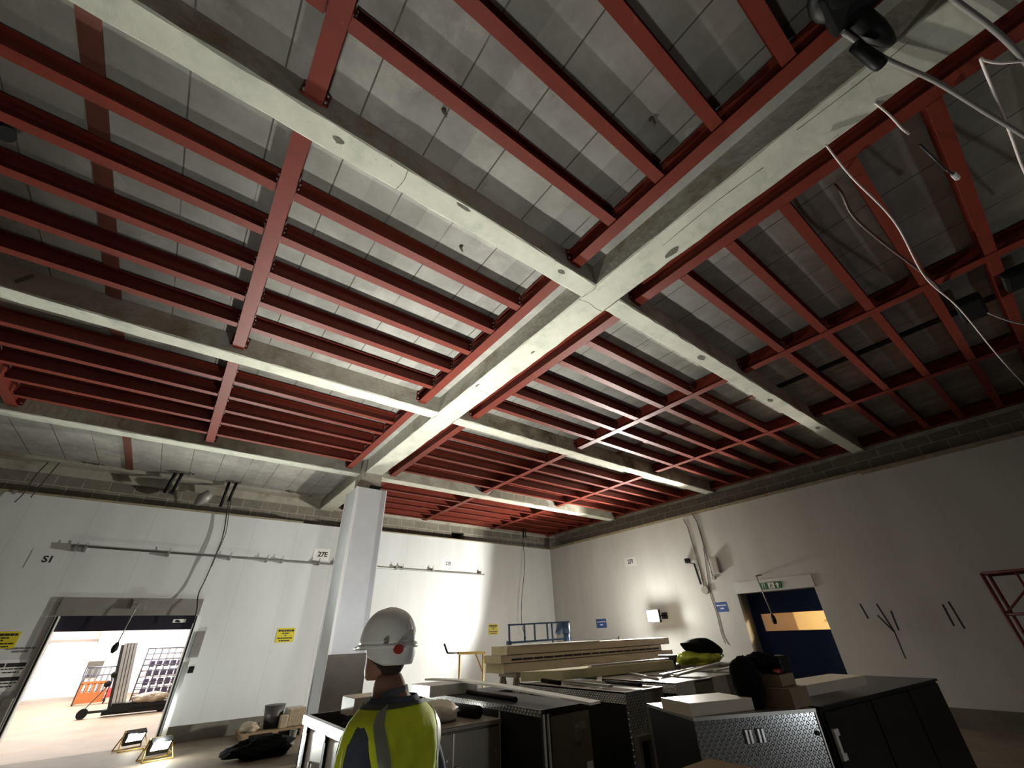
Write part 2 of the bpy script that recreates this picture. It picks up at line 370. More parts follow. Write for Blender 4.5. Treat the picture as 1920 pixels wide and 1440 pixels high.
def put_text(txt, size, m, parent, loc, face, name='lettering', sx=1):
    """face 'back': reads on the back wall (normal -y); 'right': on the right wall (normal -x)"""
    me = text_mesh(txt, size); me.materials.append(M[m])
    o = bpy.data.objects.new(name, me); COL.objects.link(o); o.parent = parent; o.location = loc
    o.rotation_euler = (R(90), 0, 0) if face == 'back' else (R(90), 0, R(-90))
    o.scale = (sx, 1, 1)
    return o
def wob(pts, n=6):
    """Catmull-Rom resample"""
    P = [Vector(p) for p in pts]; out = []
    for i in range(len(P)-1):
        p0, p1, p2, p3 = P[max(i-1,0)], P[i], P[i+1], P[min(i+2, len(P)-1)]
        for k in range(n):
            t = k/n
            out.append(.5*((2*p1) + (p2-p0)*t + (2*p0-5*p1+4*p2-p3)*t*t + (3*p1-p0-3*p2+p3)*t**3))
    out.append(P[-1]); return out
def cable(name, pts, r, m, label, group=None, n=6): return single(name, MB().tube(wob(pts, n), r, 7), m, label, 'cable', base=pts[0], group=group)
ORD = ['first', 'second', 'third', 'fourth', 'fifth', 'sixth', 'seventh']
# ------------------------------------------------------------------ camera
CR = Matrix(((0.7976066, -0.6022803, -0.0328958), (0.2955722, 0.4378061, -0.8490953), (0.5257954, 0.6675210, 0.5272143)))
CP = Vector((0, 0, 1.6))
cam_d = bpy.data.cameras.new('camera'); cam = bpy.data.objects.new('camera', cam_d); COL.objects.link(cam)
cam_d.sensor_width = 36; cam_d.lens = 758.64/1920*36; cam_d.clip_start = .05; cam_d.clip_end = 200
rx, dn, fw = CR[0], CR[1], CR[2]
cam.matrix_world = Matrix(((rx.x, -dn.x, -fw.x, 0), (rx.y, -dn.y, -fw.y, 0), (rx.z, -dn.z, -fw.z, 1.6), (0, 0, 0, 1)))
S.camera = cam
def seen(p, q, margin=200):
    """does the segment p-q come into (or near) the photographed view?"""
    p, q = Vector(p), Vector(q)
    for i in range(13):
        c = CR @ (p.lerp(q, i/12) - CP)
        if c.z > .1:
            u, v = 960 + 758.64*c.x/c.z, 720 + 758.64*c.y/c.z
            if -margin < u < 1920+margin and -margin < v < 1440+margin: return True
    return False

# ------------------------------------------------------------------ room shell
YB, XR, ZS, ZB = 12.6, 11.5, 5.19, 4.89
struct('floor', MB().box(-8, 12.2, -7, 12.75, -.15, 0), 'floor')
struct('ceiling', MB().box(-8, 13.2, -7, 13.2, ZS, ZS+.2), 'soffit')
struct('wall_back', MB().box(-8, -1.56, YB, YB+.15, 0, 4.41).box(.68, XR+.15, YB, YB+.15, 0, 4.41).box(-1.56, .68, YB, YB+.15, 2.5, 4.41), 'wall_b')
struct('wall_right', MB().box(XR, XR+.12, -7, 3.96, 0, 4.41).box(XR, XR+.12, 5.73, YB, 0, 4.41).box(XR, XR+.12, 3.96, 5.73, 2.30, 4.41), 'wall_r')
struct('wall_left', MB().box(-8.15, -8, -7, 13.1, 0, ZS), 'wall_dark')
struct('wall_rear', MB().box(-8, 12.2, -7.15, -7, 0, ZS), 'wall_dark')
struct('wall_back_top', MB().box(-8, 7.27, 12.95, 13.12, 4.2, 4.93).box(7.75, 12, 12.95, 13.12, 4.2, 4.93).box(7.27, 7.75, 12.95, 13.12, 4.2, 4.52).box(7.27, 7.75, 12.95, 13.12, 4.74, 4.93)
       , 'block_b')
struct('wall_back_recess', MB().box(7.2, 7.82, 13.40, 13.46, 4.45, 4.82).box(7.2, 7.27, 13.1, 13.4, 4.45, 4.82).box(7.75, 7.82, 13.1, 13.4, 4.45, 4.82).box(7.2, 7.82, 13.1, 13.46, 4.74, 4.82).box(7.2, 7.82, 13.1, 13.46, 4.45, 4.52), 'wall_dark')
struct('wall_right_top', MB().box(11.8, 11.95, -7, 13.1, 4.2, 4.90), 'block_r')
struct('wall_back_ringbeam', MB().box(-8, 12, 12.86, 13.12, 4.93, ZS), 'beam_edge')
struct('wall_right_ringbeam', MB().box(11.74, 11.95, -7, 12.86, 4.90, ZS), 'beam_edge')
struct('baseboard_back', MB().box(-8, -1.60, YB-.07, YB, 0, .26).box(.74, XR, YB-.07, YB, 0, .26), 'kerb')
struct('baseboard_right', MB().box(XR-.07, XR, -7, 3.9, 0, .28).box(XR-.07, XR, 5.79, YB-.07, 0, .28), 'kerb')
struct('trim_1', MB().box(-8, 2.4, YB-.03, YB+.16, 4.41, 4.45).box(3.4, XR, YB-.03, YB+.16, 4.41, 4.435), 'trim')
struct('trim_2', MB().box(XR-.05, XR+.14, -7, 2.2, 4.36, 4.44).box(XR-.03, XR+.14, 2.2, YB-.03, 4.40, 4.47), 'trim')

# ------------------------------------------------------------------ concrete beams and column
def rough_box(x0, x1, y0, y1, z0, z1, ax, seg):
    """beam with slightly spalled lower arrises"""
    mb = MB(); n = seg; rings = []
    for i in range(n+1):
        t = i/n; a = [random.uniform(.004, .022) for _ in range(4)]
        if ax == 'y':
            y = y0+(y1-y0)*t
            rings.append([(x0, y, z1), (x0, y, z0+a[0]), (x0+a[1], y, z0), (x1-a[2], y, z0), (x1, y, z0+a[3]), (x1, y, z1)])
        else:
            x = x0+(x1-x0)*t
            rings.append([(x, y0, z1), (x, y0, z0+a[0]), (x, y0+a[1], z0), (x, y1-a[2], z0), (x, y1, z0+a[3]), (x, y1, z1)])
    return mb.loft(rings, smooth=False)
def blob(cx, cy, rx_, ry_, n=14, j=.35):
    return [(cx + rx_*math.cos(2*math.pi*k/n)*random.uniform(1-j, 1), cy + ry_*math.sin(2*math.pi*k/n)*random.uniform(1-j, 1)) for k in range(n)]
def pocket(parent, x, y, rx_, ry_, name='broken_pocket'):
    return MB().prism(blob(x, y, rx_, ry_), 'z', ZB-.003, ZB+.004).build(name, 'chip', parent, world=True)
spine = single('concrete_beam', rough_box(2.80, 3.20, -6.9, 9.12, ZB, ZS, 'y', 90), 'beam', 'long pale concrete spine beam running overhead to the white column', 'beam', (3, 9, ZB))
for q in ((3.02, 3.35, .02, .05), (2.86, 4.5, .02, .07), (3.1, 1.2, .05, .1)): pocket(spine, *q, name='spalled_patch')
spine2 = single('concrete_beam', rough_box(2.80, 3.20, 9.56, 12.86, ZB, ZS, 'y', 24), 'beam', 'short concrete beam from the column head to the back wall', 'beam', (3, 11, ZB))
B = [(-1.69, -1.45), (1.965, 2.20), (5.62, 5.87), (9.29, 9.56)]
names = ['behind camera', 'nearest', 'second', 'farthest']
xb = {}
for i in (0, 1, 2, 3):
    a, b_ = B[i]
    xb[i, 'l'] = single('concrete_beam', rough_box(-8, 2.80, a, b_, ZB, ZS, 'x', 60), 'beam', f'{names[i]} concrete cross beam on the left of the spine beam' if i else 'concrete cross beam behind the photographer, left of the spine beam', 'beam', (-2, (a+b_)/2, ZB), 'concrete cross beams under the slab')
    xb[i, 'r'] = single('concrete_beam', rough_box(3.20, 11.74, a, b_, ZB, ZS, 'x', 60), 'beam', f'{names[i]} concrete cross beam on the right, ending at the right wall' if i else 'concrete cross beam behind the photographer, right of the spine beam', 'beam', (7, (a+b_)/2, ZB), 'concrete cross beams under the slab')
for x, y, a, b_ in ((.02, 2.07, .05, .03), (2.35, 2.05, .05, .03), (-2.2, 2.1, .1, .02), (1.1, 2.0, .09, .02)): pocket(xb[1, 'l'], x, y, a, b_)
for x, y, a, b_ in ((5.1, 2.07, .09, .05), (7.3, 2.1, .1, .04), (9.3, 2.08, .09, .05)): pocket(xb[1, 'r'], x, y, a, b_)
def joint_line(o, pts):
    P = wob([(a, b, 0) for a, b in pts], 5); mb = MB()
    for p, q in zip(P[:-1], P[1:]):
        w_ = random.uniform(.003, .007); mb.bar((p.x, p.y, ZB), (q.x, q.y, ZB), w_, .003)
    mb.build('construction_joint', 'chip', o, world=True)
for pts in ([(2.81, 2.24), (2.95, 2.215), (3.08, 2.235), (3.19, 2.225)], [(2.815, 1.97), (2.83, 2.05), (2.812, 2.19)], [(3.185, 1.98), (3.19, 2.1), (3.18, 2.2)],
            [(2.81, 5.76), (3.0, 5.74), (3.19, 5.76)], [(2.815, 5.63), (2.822, 5.75), (2.815, 5.86)], [(3.185, 5.63), (3.18, 5.8), (3.187, 5.86)], [(2.82, 4.62), (3.0, 4.60), (3.18, 4.63)],
            [(2.95, 1.2), (2.93, .6), (2.955, .2)], [(2.86, -.1), (2.88, -.5), (2.87, -.8)]): joint_line(spine, pts)
joint_line(xb[1, 'l'], [(.55, 1.98), (.56, 2.08), (.54, 2.19)])
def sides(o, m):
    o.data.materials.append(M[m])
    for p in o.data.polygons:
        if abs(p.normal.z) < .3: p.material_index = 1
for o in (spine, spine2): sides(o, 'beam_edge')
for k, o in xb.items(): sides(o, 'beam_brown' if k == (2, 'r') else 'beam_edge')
# knocked-about blockwork face of the farthest right cross beam
MB().prism([(6.35, 4.93), (6.9, 4.91), (7.6, 4.95), (8.5, 4.92), (8.62, 5.0), (8.4, 5.15), (7.7, 5.12), (6.9, 5.16), (6.5, 5.10)], 'y', 9.284, 9.292).build('exposed_blockwork', 'block_b', xb[3, 'r'], world=True)
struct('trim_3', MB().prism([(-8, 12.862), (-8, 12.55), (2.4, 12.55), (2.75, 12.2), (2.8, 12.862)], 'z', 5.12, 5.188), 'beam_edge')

col = thing('column', 'tall square white clad column under the spine beam', 'column', (2.93, 9.19, 0))
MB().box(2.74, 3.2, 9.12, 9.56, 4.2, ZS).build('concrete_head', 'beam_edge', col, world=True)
MB().box(2.60, 3.27, 8.86, 9.54, 0, 4.455).build('cladding', 'clad', col, world=True)
MB().box(2.95, 3.18, 9.06, 9.13, 4.46, 4.60).build('gap_packer', 'black', col, world=True)  # black block filling the dark gap above the cladding
for x, y in ((2.595, 8.855), (3.275, 8.855), (2.595, 9.545)):
    MB().box(x-.012, x+.03*(1 if x < 3 else -1)+.0, y-.006, y+.02, .0, 4.46).build('corner_trim', 'white', col, world=True)
MB().box(2.59, 3.28, 8.84, 8.857, .0, 1.41).build('protection_sheet', 'galv', col, world=True)
MB().box(3.273, 3.29, 8.84, 9.5, .0, 1.41).build('protection_sheet', 'galv', col, world=True)

# ------------------------------------------------------------------ red steelwork
def isec(w, z0, z1, tf=.011, tw=.008):
    h = w/2
    return [(-h, z0), (h, z0), (h, z0+tf), (tw/2, z0+tf), (tw/2, z1-tf), (h, z1-tf), (h, z1), (-h, z1), (-h, z1-tf), (-tw/2, z1-tf), (-tw/2, z0+tf), (-h, z0+tf)]
ZT = 5.165
def plate(parent, c, axis, w, h, bolts, side):
    """end plate with its bolts; axis = beam axis; side +1/-1 the face the heads stand on"""
    t = .006
    if axis == 'y': mb = MB().box(c[0]-w/2, c[0]+w/2, c[1]-t, c[1]+t, c[2]-h/2, c[2]+h/2)
    else: mb = MB().box(c[0]-t, c[0]+t, c[1]-w/2, c[1]+w/2, c[2]-h/2, c[2]+h/2)
    p = mb.build('end_plate', 'steel', parent)
    for (u, v) in bolts:
        q = Vector(c) + (Vector((u, side*t, v)) if axis == 'y' else Vector((side*t, u, v)))
        d = Vector((0, side*.014, 0)) if axis == 'y' else Vector((side*.014, 0, 0))
        MB().cyl(q, q+d, .013, 6).build('bolt', 'bolt', p)
    return p
proto = {}
def girder(x, y0, y1, label):
    L = y1 - y0; key = ('g', round(L, 3))
    if key not in proto:
        o = MB().prism(isec(.133, 0, ZT-4.97), 'y', -L/2+.012, L/2-.012).build('steel_girder', 'steel')
        for s in (-1, 1): plate(o, (0, s*(L/2-.004), .125), 'y', .20, .17, ((-.075, -.05), (.075, -.05), (-.075, .045), (.075, .045)), -s)
        proto[key] = o
    else: o = copy_tree(proto[key])
    o.location = (x, (y0+y1)/2, 4.97)
    return tag(o, label, 'girder', 'red steel girders between cross beams')
def joist(x0, x1, y, label, bolts):
    L = x1 - x0; key = ('j', round(L, 2), bolts)
    if key not in proto:
        o = MB().prism(isec(.096, 0, ZT-4.976, .009, .006), 'x', -L/2+.010, L/2-.010).build('steel_joist', 'steel')
        for s in (-1, 1): plate(o, (s*(L/2-.006), 0, .10), 'x', .10, .12, ((-.035, -.03), (-.035, .035)) if bolts else (), -s)
        proto[key] = o
    else: o = copy_tree(proto[key])
    o.location = ((x0+x1)/2, y, 4.976)
    return tag(o, label, 'joist', 'red steel joists under the slab')
GX = {'P3': -2.87, 'P2': -.22, 'P1': 2.465, 'P4': 3.505, 'P5': 6.16, 'P6': 8.915, 'P7': 11.62}
bays = [(-1.45, 1.965), (2.20, 5.62), (5.87, 9.29), (9.56, 12.86)]
bayname = ['ceiling bay nearest the camera', 'second ceiling bay', 'third ceiling bay', 'ceiling bay by the back wall']
gname = {'P3': 'at the left edge of the ceiling', 'P2': 'midway left of the spine beam', 'P1': 'close along left of the spine beam', 'P4': 'close along right of the spine beam',
         'P5': 'first out from the right girder line', 'P6': 'second out toward the right wall', 'P7': 'tight along the right wall'}
gname['P5'] = 'midway between spine beam and right wall'
for b_, (y0, y1) in enumerate(bays):
    for k, x in GX.items():
        if b_ == 3 and k in ('P1', 'P2', 'P3'): continue
        if not seen((x, y0, 4.97), (x, y1, 4.97)): continue
        girder(x, y0, y1, f'red steel girder {gname[k]}, {bayname[b_]}')
rows = [(1.355, .81, .27, -.27, -.83), (2.84, 3.40, 3.965, 4.515, 5.08), (6.60, 7.14, 7.69, 8.24, 8.83), (10.40, 10.97, 11.53, 12.09, 12.65)]
panels = [('P3', 'P2', 'far left panel'), ('P2', 'P1', 'left of spine beam'), ('P4', 'P5', 'right of spine beam'), ('P5', 'P6', 'middle right panel'), ('P6', 'P7', 'beside right wall')]
bn = ['nearest ceiling bay', 'second ceiling bay', 'third ceiling bay', 'farthest ceiling bay']
for b_ in range(4):
    for a, c, pn in panels:
        if b_ == 3 and c in ('P1', 'P2'): continue
        ys = sorted(y for y in rows[b_] if seen((GX[a], y, 4.97), (GX[c], y, 4.97), 120))
        for i, y in enumerate(ys):
            wa = .0675; n = len(ys)
            joist(GX[a]+wa, GX[c]-wa, y, f'red steel joist, {ORD[i]} of {n} from the front, {bn[b_]}, {pn}', b_ < 2)
def strap(x, y0, y1, m, label):
    single('steel_strap', MB().box(x-.065, x+.065, y0, y1, ZT+.002, ZS-.001), m, label, 'strap', group='flat straps on the slab soffit')
strap(-1.55, -1.45, 1.965, 'strap', 'rust brown flat strap on the soffit, left side, nearest ceiling bay')
strap(-1.55, 2.20, 5.62, 'strap', 'rust brown flat strap on the soffit, left side, second ceiling bay')
strap(-1.55, 5.87, 9.29, 'strap', 'rust brown flat strap on the soffit, left side, third ceiling bay')
strap(-1.56, 9.56, 12.86, 'strap', 'red flat strap alone on the bare soffit by back wall')
strap(7.53, -1.45, 1.965, 'black', 'black flat strap crossing the dark right soffit, nearest ceiling bay')
strap(7.53, 2.20, 5.62, 'strap', 'brown flat strap across the right soffit, second ceiling bay')
# ------------------------------------------------------------------ left loading door (door_1) and the hall behind it
d1 = thing('door_1', None, None, (-.45, YB, 0)); d1['kind'] = 'structure'
MB().box(-1.62, .70, 12.53, YB-.001, 2.21, 2.53).build('header_box', 'grey_metal', d1, world=True)
mb = MB()
for i in range(6): mb.box(-1.56, .66, 12.612-.004*(i % 2), 12.66, 1.945+i*.046, 1.945+i*.046+.046)
sh = mb.build('shutter', 'navy2', d1, world=True)
lb = MB().box(.27, .50, 12.60, 12.609, 2.075, 2.14).build('shutter_label', 'signwhite', sh, world=True)
MB().box(.31, .37, 12.597, 12.60, 2.085, 2.13).box(.35, .40, 12.597, 12.60, 2.08, 2.11).build('label_print', 'ink', lb, world=True)
for x in (-1.60, .64): 
    g = MB().box(x, x+.06, 12.52, 12.76, 0, 2.2).build('guide_rail', 'white', d1, world=True)
    MB().box(x+.015, x+.045, 12.514, 12.52, 0, 2.2).build('rail_slot', 'black', g, world=True)
MB().box(.72, .80, 12.50, YB, 0, 1.35).build('guide_rail', 'alu', d1, world=True)
MB().box(-1.72, -1.61, 12.35, YB, 0, .95).build('guard_post', 'alu_dull', d1, world=True)
MB().box(-.52, -.30, 12.42, 12.53, 2.33, 2.50).build('operator_bracket', 'grey_metal', d1, world=True)
single('door_control_box', MB().cbox(.76, .93, 12.50, YB-.001, 1.42, 1.90, .01), 'grey_metal', 'tall grey control box on back wall, right of the loading door', 'control box')
single('isolator_switch', MB().cbox(.83, .93, 12.56, YB-.001, 1.14, 1.26, .01).box(.85, .91, 12.54, 12.56, 1.17, 1.23), 'black', 'small black switch on back wall below the grey control box', 'switch')
p = thing('pull_cord_switch', 'dark cord with black handle hanging in the left loading door', 'pull cord', (-.42, 12.28, 2.35))
MB().tube([(-.40, 12.44, 2.42), (-.42, 12.38, 2.40), (-.44, 12.36, 2.30), (-.50, 12.34, 1.72)], .010, 8).build('cord', 'pipe', p, world=True)
MB().tube([(-.50, 12.34, 1.74), (-.51, 12.34, 1.68), (-.515, 12.34, 1.62), (-.53, 12.34, 1.56)], [.02, .05, .055, .02], 10).build('handle', 'black', p, world=True)

struct('floor_hall', MB().box(-10, 8, 12.75, 29, -.15, 0), 'floor_h')
struct('wall_hall', MB().box(-10, -3.35, 28, 28.2, 0, 4).box(-1.85, 8, 28, 28.2, 0, 4).box(-3.35, -1.85, 28, 28.2, 2.0, 4)
       .box(-10.2, -10, 12.9, 28.2, 0, 4).box(8, 8.2, 13.15, 28.2, 0, 4), 'hall')
struct('ceiling_hall', MB().box(-10.2, 8.2, 13.12, 28.2, 4, 4.2), 'hall')
struct('wall_hall_lining', MB().box(-10, -1.62, 12.76, 13.11, 0, 4.19).box(.72, 8, 12.76, 13.11, 0, 4.19).box(-1.62, .72, 12.76, 13.11, 2.6, 4.19), 'hall')
struct('trim_4', MB().box(-3.6, -1.6, 27.9, 28, 1.96, 2.06), 'hallpost')
pl = thing('pillar', 'brown and white pillar in the bright hall beyond the door', 'pillar', (-1.5, 27.2, 0))
MB().box(-1.75, -1.30, 27.0, 27.4, 0, 4).build('shaft', 'hallpost', pl, world=True)
MB().box(-1.79, -1.28, 26.96, 27.0, .7, 1.25).build('guard', 'galv', pl, world=True)
# mast lift
lf = thing('mast_lift', 'aluminium mast material lift on black wheeled base in the hall', 'lift', (.1, 19, 0))
ms = MB(); 
for k in range(4): ms.bar((-.28+k*.075, 18.9, .12), (-.55+k*.075, 18.9, 1.78), .055, .09)
ms.build('mast', 'alu', lf, world=True)
MB().bar((-.34, 18.9, .12), (-.60, 18.9, 1.74), .05, .12).build('mast_rail', 'cab_dark', lf, world=True)
MB().box(-.50, .95, 18.72, 19.08, .05, .17).box(-.34, .16, 18.68, 19.12, .10, .30).box(.16, .95, 18.70, 19.1, .17, .26).build('base', 'black', lf, world=True)
MB().bar((-.9, 18.9, .14), (-.3, 18.9, .14), .07, .06).build('outrigger', 'cab_dark', lf, world=True)
for x in (-.92, .85): MB().cyl((x, 18.80, .12), (x, 18.98, .12), .12, 20).build('wheel', 'black', lf, world=True)
MB().tube([(-.92, 18.9, .2), (-.55, 18.9, .8), (-.62, 18.9, 1.0)], .012).build('handle', 'wire', lf, world=True)
MB().sphere((-.62, 18.85, .78), .08, .06, .08).build('winch', 'black', lf, world=True)
MB().sphere((-.55, 18.85, 1.0), .07, .06, .08).build('winch', 'black', lf, world=True)
single('wrapped_load', MB().lump((.50, 18.9, .36), .40, .25, .15, .25, 1.8, 3, floor=.262), 'plasticwrap', 'brown load in clear wrap on the mast lift forks', 'load')
def cage(name, x0, x1, y0, y1, z0, z1, nx, nz, label):
    c = thing(name, label, 'roll cage', ((x0+x1)/2, (y0+y1)/2, 0))
    fr = MB()
    for x in (x0, x1):
        for y in (y0, y1): fr.tube([(x, y, .0), (x, y, z1)], .024, 6)
    for z in (z0, z1):
        fr.tube([(x0, y0, z), (x1, y0, z), (x1, y1, z), (x0, y1, z), (x0, y0, z)], .020, 6)
    fr.build('frame', 'wire', c, world=True)
    for y in (y0, y1):
        g = MB()
        for i in range(1, nx): g.tube([(x0+(x1-x0)*i/nx, y, z0), (x0+(x1-x0)*i/nx, y, z1)], .011, 5)
        for i in range(1, nz): g.tube([(x0, y, z0+(z1-z0)*i/nz), (x1, y, z0+(z1-z0)*i/nz)], .011, 5)
        g.build('mesh_panel', 'wire', c, world=True)
    return c
cage('roll_cage', -1.52, -.70, 23.6, 24.3, .10, 1.10, 5, 4, 'wire roll cage with orange slatted board in the bright hall')
mb = MB().box(-1.50, -.74, 23.5, 23.57, .06, .36)
for k in range(5): mb.box(-1.50+k*.172, -1.50+k*.172+.07, 23.5, 23.57, .36, .62)
mb.box(-1.50, -.74, 23.5, 23.57, .60, .68)
single('slatted_board', mb, 'orange', 'orange slatted board leaning on the left roll cage', 'board')
single('plastic_tray', MB().cbox(-.68, -.30, 23.3, 23.7, .18, .46, .02), 'redcrate', 'red plastic tray between orange board and mast lift', 'tray')
cage('roll_cage', .05, 1.25, 21, 21.9, .15, 1.62, 6, 9, 'taller wire roll cage holding dark boxes, right in the hall doorway')
for i in range(5):
    for j in range(4):
        x, z = .22+i*.20, .30+j*.26
        single('storage_box', MB().cbox(x, x+.15, 21.2, 21.7, z, z+.17, .02), 'purple', f'dark purple box, row {j+1} from bottom, column {i+1}, in tall roll cage', 'box', group='boxes in the tall roll cage')

# ------------------------------------------------------------------ right fast-action door (door_2) and the room behind
d2 = thing('door_2', None, None, (12, 4.85, 0)); d2['kind'] = 'structure'
MB().box(11.95, 12.0, 3.5, 5.95, 0, 1.48).box(11.95, 12.0, 3.5, 5.95, 1.845, 2.6).box(11.95, 12.0, 5.515, 5.95, 1.48, 1.845).box(11.95, 12.0, 3.5, 4.07, 1.48, 1.845).build('door_curtain', 'navy', d2, world=True)
MB().box(11.972, 11.978, 4.07, 5.515, 1.48, 1.845).build('vision_panel', 'clearpvc', d2, world=True)
MB().box(11.62, 11.96, 3.86, 3.96, 0, 2.36).box(11.62, 11.96, 5.73, 5.83, 0, 2.36).build('jamb_lining', 'grey_metal', d2, world=True)
MB().box(11.62, 11.96, 3.96, 5.73, 2.30, 2.36).build('head_lining', 'grey_metal', d2, world=True)
MB().box(11.475, 11.5, 3.93, 5.74, 2.30, 2.55).build('header_plate', 'wallplate', d2, world=True)
MB().box(11.44, 11.5, 3.80, 3.94, 0, .55).build('guard_post', 'white', d2, world=True)
struct('wall_right_backing', MB().box(11.8, 11.95, -7, 13.1, 2.36, 4.2).box(11.8, 11.95, -7, 3.86, 0, 2.36).box(11.8, 11.95, 5.83, 13.1, 0, 2.36), 'wall_dark')
struct('floor_side_room', MB().box(11.95, 18, 0, 12, -.1, 0), 'floor')
struct('wall_side_room', MB().box(17, 17.1, 0, 12, 0, 3.2).box(12.0, 17, -.1, 0, 0, 3.2).box(12.0, 17, 12, 12.1, 0, 3.2).box(12, 17.1, 0, 12, 3.2, 3.3), 'warmroom')
single('brown_board', MB().box(16.4, 16.45, 6.55, 9.8, 0, 3.0), 'ply', 'brown board wall seen through the left of the door window', 'board')
cr = MB().tube([(16.9, 5.9, 1.68), (16.9, 4.0, 1.70)], .01, 6).tube([(16.9, 5.55, 1.66), (16.9, 5.55, 1.9), (16.9, 5.3, 1.9), (16.9, 5.3, 1.66)], .012, 6)
single('wall_rail', cr, 'pipe', 'thin rail with loop on the cream wall behind door window', 'rail')

# exit sign: green plate with running figure, doorway and arrow
ex = thing('exit_sign', 'green and white exit sign with arrow above the navy door', 'sign', (11.455, 4.83, 2.33))
MB().box(11.447, 11.458, 4.60, 5.08, 2.335, 2.475).build('plate', 'green', ex, world=True)
MB().box(11.442, 11.447, 4.76, 4.90, 2.345, 2.465).build('white_panel', 'signwhite', ex, world=True)
def right_poly(pts, y0, z0, s, x=11.4415): return MB().prism([(y0 - u*s, z0 + v*s) for u, v in pts], 'x', x, x+.005)
right_poly([(0,.5),(.4,1),(.8,.5),(.55,.5),(.55,0),(.25,0),(.25,.5)], 4.735, 2.35, .115).build('arrow', 'signwhite', ex, world=True)
fig = right_poly([(.2,.5),(.45,.75),(.62,.7),(.85,.5),(.8,.45),(.6,.58),(.55,.35),(.75,.1),(.65,.05),(.45,.3),(.15,.05),(.08,.12),(.35,.4),(.38,.58),(.25,.45)], 4.885, 2.35, .105, 11.4375)
fig.sphere((11.439, 4.885-.055, 2.443), .002, .012, .012).build('running_figure', 'green', ex, world=True)
right_poly([(0,0),(0,1),(.55,1),(.55,0),(.45,0),(.45,.9),(.1,.9),(.1,0)], 5.04, 2.35, .11).build('doorway_mark', 'signwhite', ex, world=True)
p = thing('pull_cord_switch', 'grey cord with black handle hanging before the navy door', 'pull cord', (11.2, 5.0, 2.5))
MB().bar((11.5, 5.02, 2.66), (11.2, 5.0, 2.62), .03).build('bracket_arm', 'pipe', p, world=True)
MB().tube([(11.2, 5.0, 2.64), (11.2, 4.97, 2.3), (11.2, 4.92, 1.80)], .013, 8).build('cord', 'pipe', p, world=True)
MB().tube([(11.2, 4.92, 1.82), (11.2, 4.915, 1.76), (11.2, 4.91, 1.68), (11.2, 4.91, 1.62)], [.02, .045, .05, .035], 10).build('handle', 'black', p, world=True)

# ------------------------------------------------------------------ signs and fittings on the back wall
def bars(mb, face, c, rows_, h, pos):
    for (z, w) in rows_:
        x = -w/2
        while x < w/2 - .01:
            l = min(random.uniform(.03, .07), w/2 - x)
            if face == 'back': mb.box(c+x, c+x+l, pos-.004, pos, z, z+h)
            else: mb.box(pos-.004, pos, c+x, c+x+l, z, z+h)
            x += l + .012
    return mb
def yellow_sign(x, z, w, h, label):
    s = thing('warning_sign', label, 'sign', (x, YB-.006, z-h/2), group='yellow warning signs on back wall')
    MB().prism([(x-w/2+.02, z-h/2), (x+w/2-.02, z-h/2), (x+w/2, z-h/2+.02), (x+w/2, z+h/2-.02), (x+w/2-.02, z+h/2), (x-w/2+.02, z+h/2), (x-w/2, z+h/2-.02), (x-w/2, z-h/2+.02)], 'y', YB-.008, YB-.001).build('plate', 'yellow', s, world=True)
    m = MB(); bars(m, 'back', x, [(z+h*.24, w*.86)], h*.14, YB-.008); bars(m, 'back', x, [(z+h*.08, w*.4), (z-h*.06, w*.08), (z-h*.25, w*.84), (z-h*.42, w*.6)], h*.08, YB-.008)
    m.build('lettering', 'ink', s, world=True)
yellow_sign(2.59, 1.785, .40, .30, 'yellow sign with black lettering on back wall left of the column')
yellow_sign(8.76, 1.785, .38, .30, 'yellow sign with black lettering behind the blue frame')
yellow_sign(-2.16, 1.83, .40, .27, 'yellow sign at left picture edge, beside the loading door')
nb = thing('notice_board', 'white notices with dark headings left of the loading door', 'notice', (-1.87, YB-.01, 1.05))
MB().box(-2.05, -1.66, YB-.010, YB-.001, 1.05, 1.52).build('sheet', 'signwhite', nb, world=True)
m = MB(); 
for z in (1.46, 1.25): m.box(-2.04, -1.96, YB-.013, YB-.010, z-.05, z+.01); m.box(-1.94, -1.69, YB-.013, YB-.010, z-.05, z+.01); bars(m, 'back', -1.84, [(z-.09, .28), (z-.14, .2)], .018, YB-.010)
m.build('heading', 'tape2', nb, world=True)
nt_ = thing('small_notice', 'faint two line notice on wall above the notice board', 'notice', (-1.85, YB-.004, 1.62))
bars(MB(), 'back', -1.85, [(1.68, .40), (1.63, .2)], .028, YB-.003).build('lettering', 'pipe', nt_, world=True)
def plate27(x, z, w, h, size, txt, label):
    s = thing('bay_sign', label, 'sign', (x, YB-.006, z-h/2))
    MB().box(x-w/2, x+w/2, YB-.006, YB-.001, z-h/2, z+h/2).build('plate', 'signwhite', s, world=True)
    put_text(txt, size, 'ink', s, (.03, -.002, h/2), 'back')
    return s
plate27(3.05, 3.65, .42, .30, .17, '27E', 'white plate lettered 27E on back wall beside column')
plate27(6.97, 3.645, .42, .24, .14, '27E', 'white plate lettered 27E above right end of wall pipe')
s1 = plate27(-2.15, 3.20, .5, .34, .17, 'S1', 'sign lettered S1 in black at upper left of back wall')
[c for c in s1.children if c.name.startswith('plate')][0].data.materials[0] = M['wallplate']
s = thing('bay_sign', 'white plate lettered 27I on right wall above the floodlight', 'sign', (XR-.006, 8.84, 3.34))
MB().box(XR-.006, XR-.001, 8.62, 9.06, 3.34, 3.60).build('plate', 'wallplate', s, world=True)
put_text('27I', .17, 'ink', s, (-.002, 0, .13), 'right')
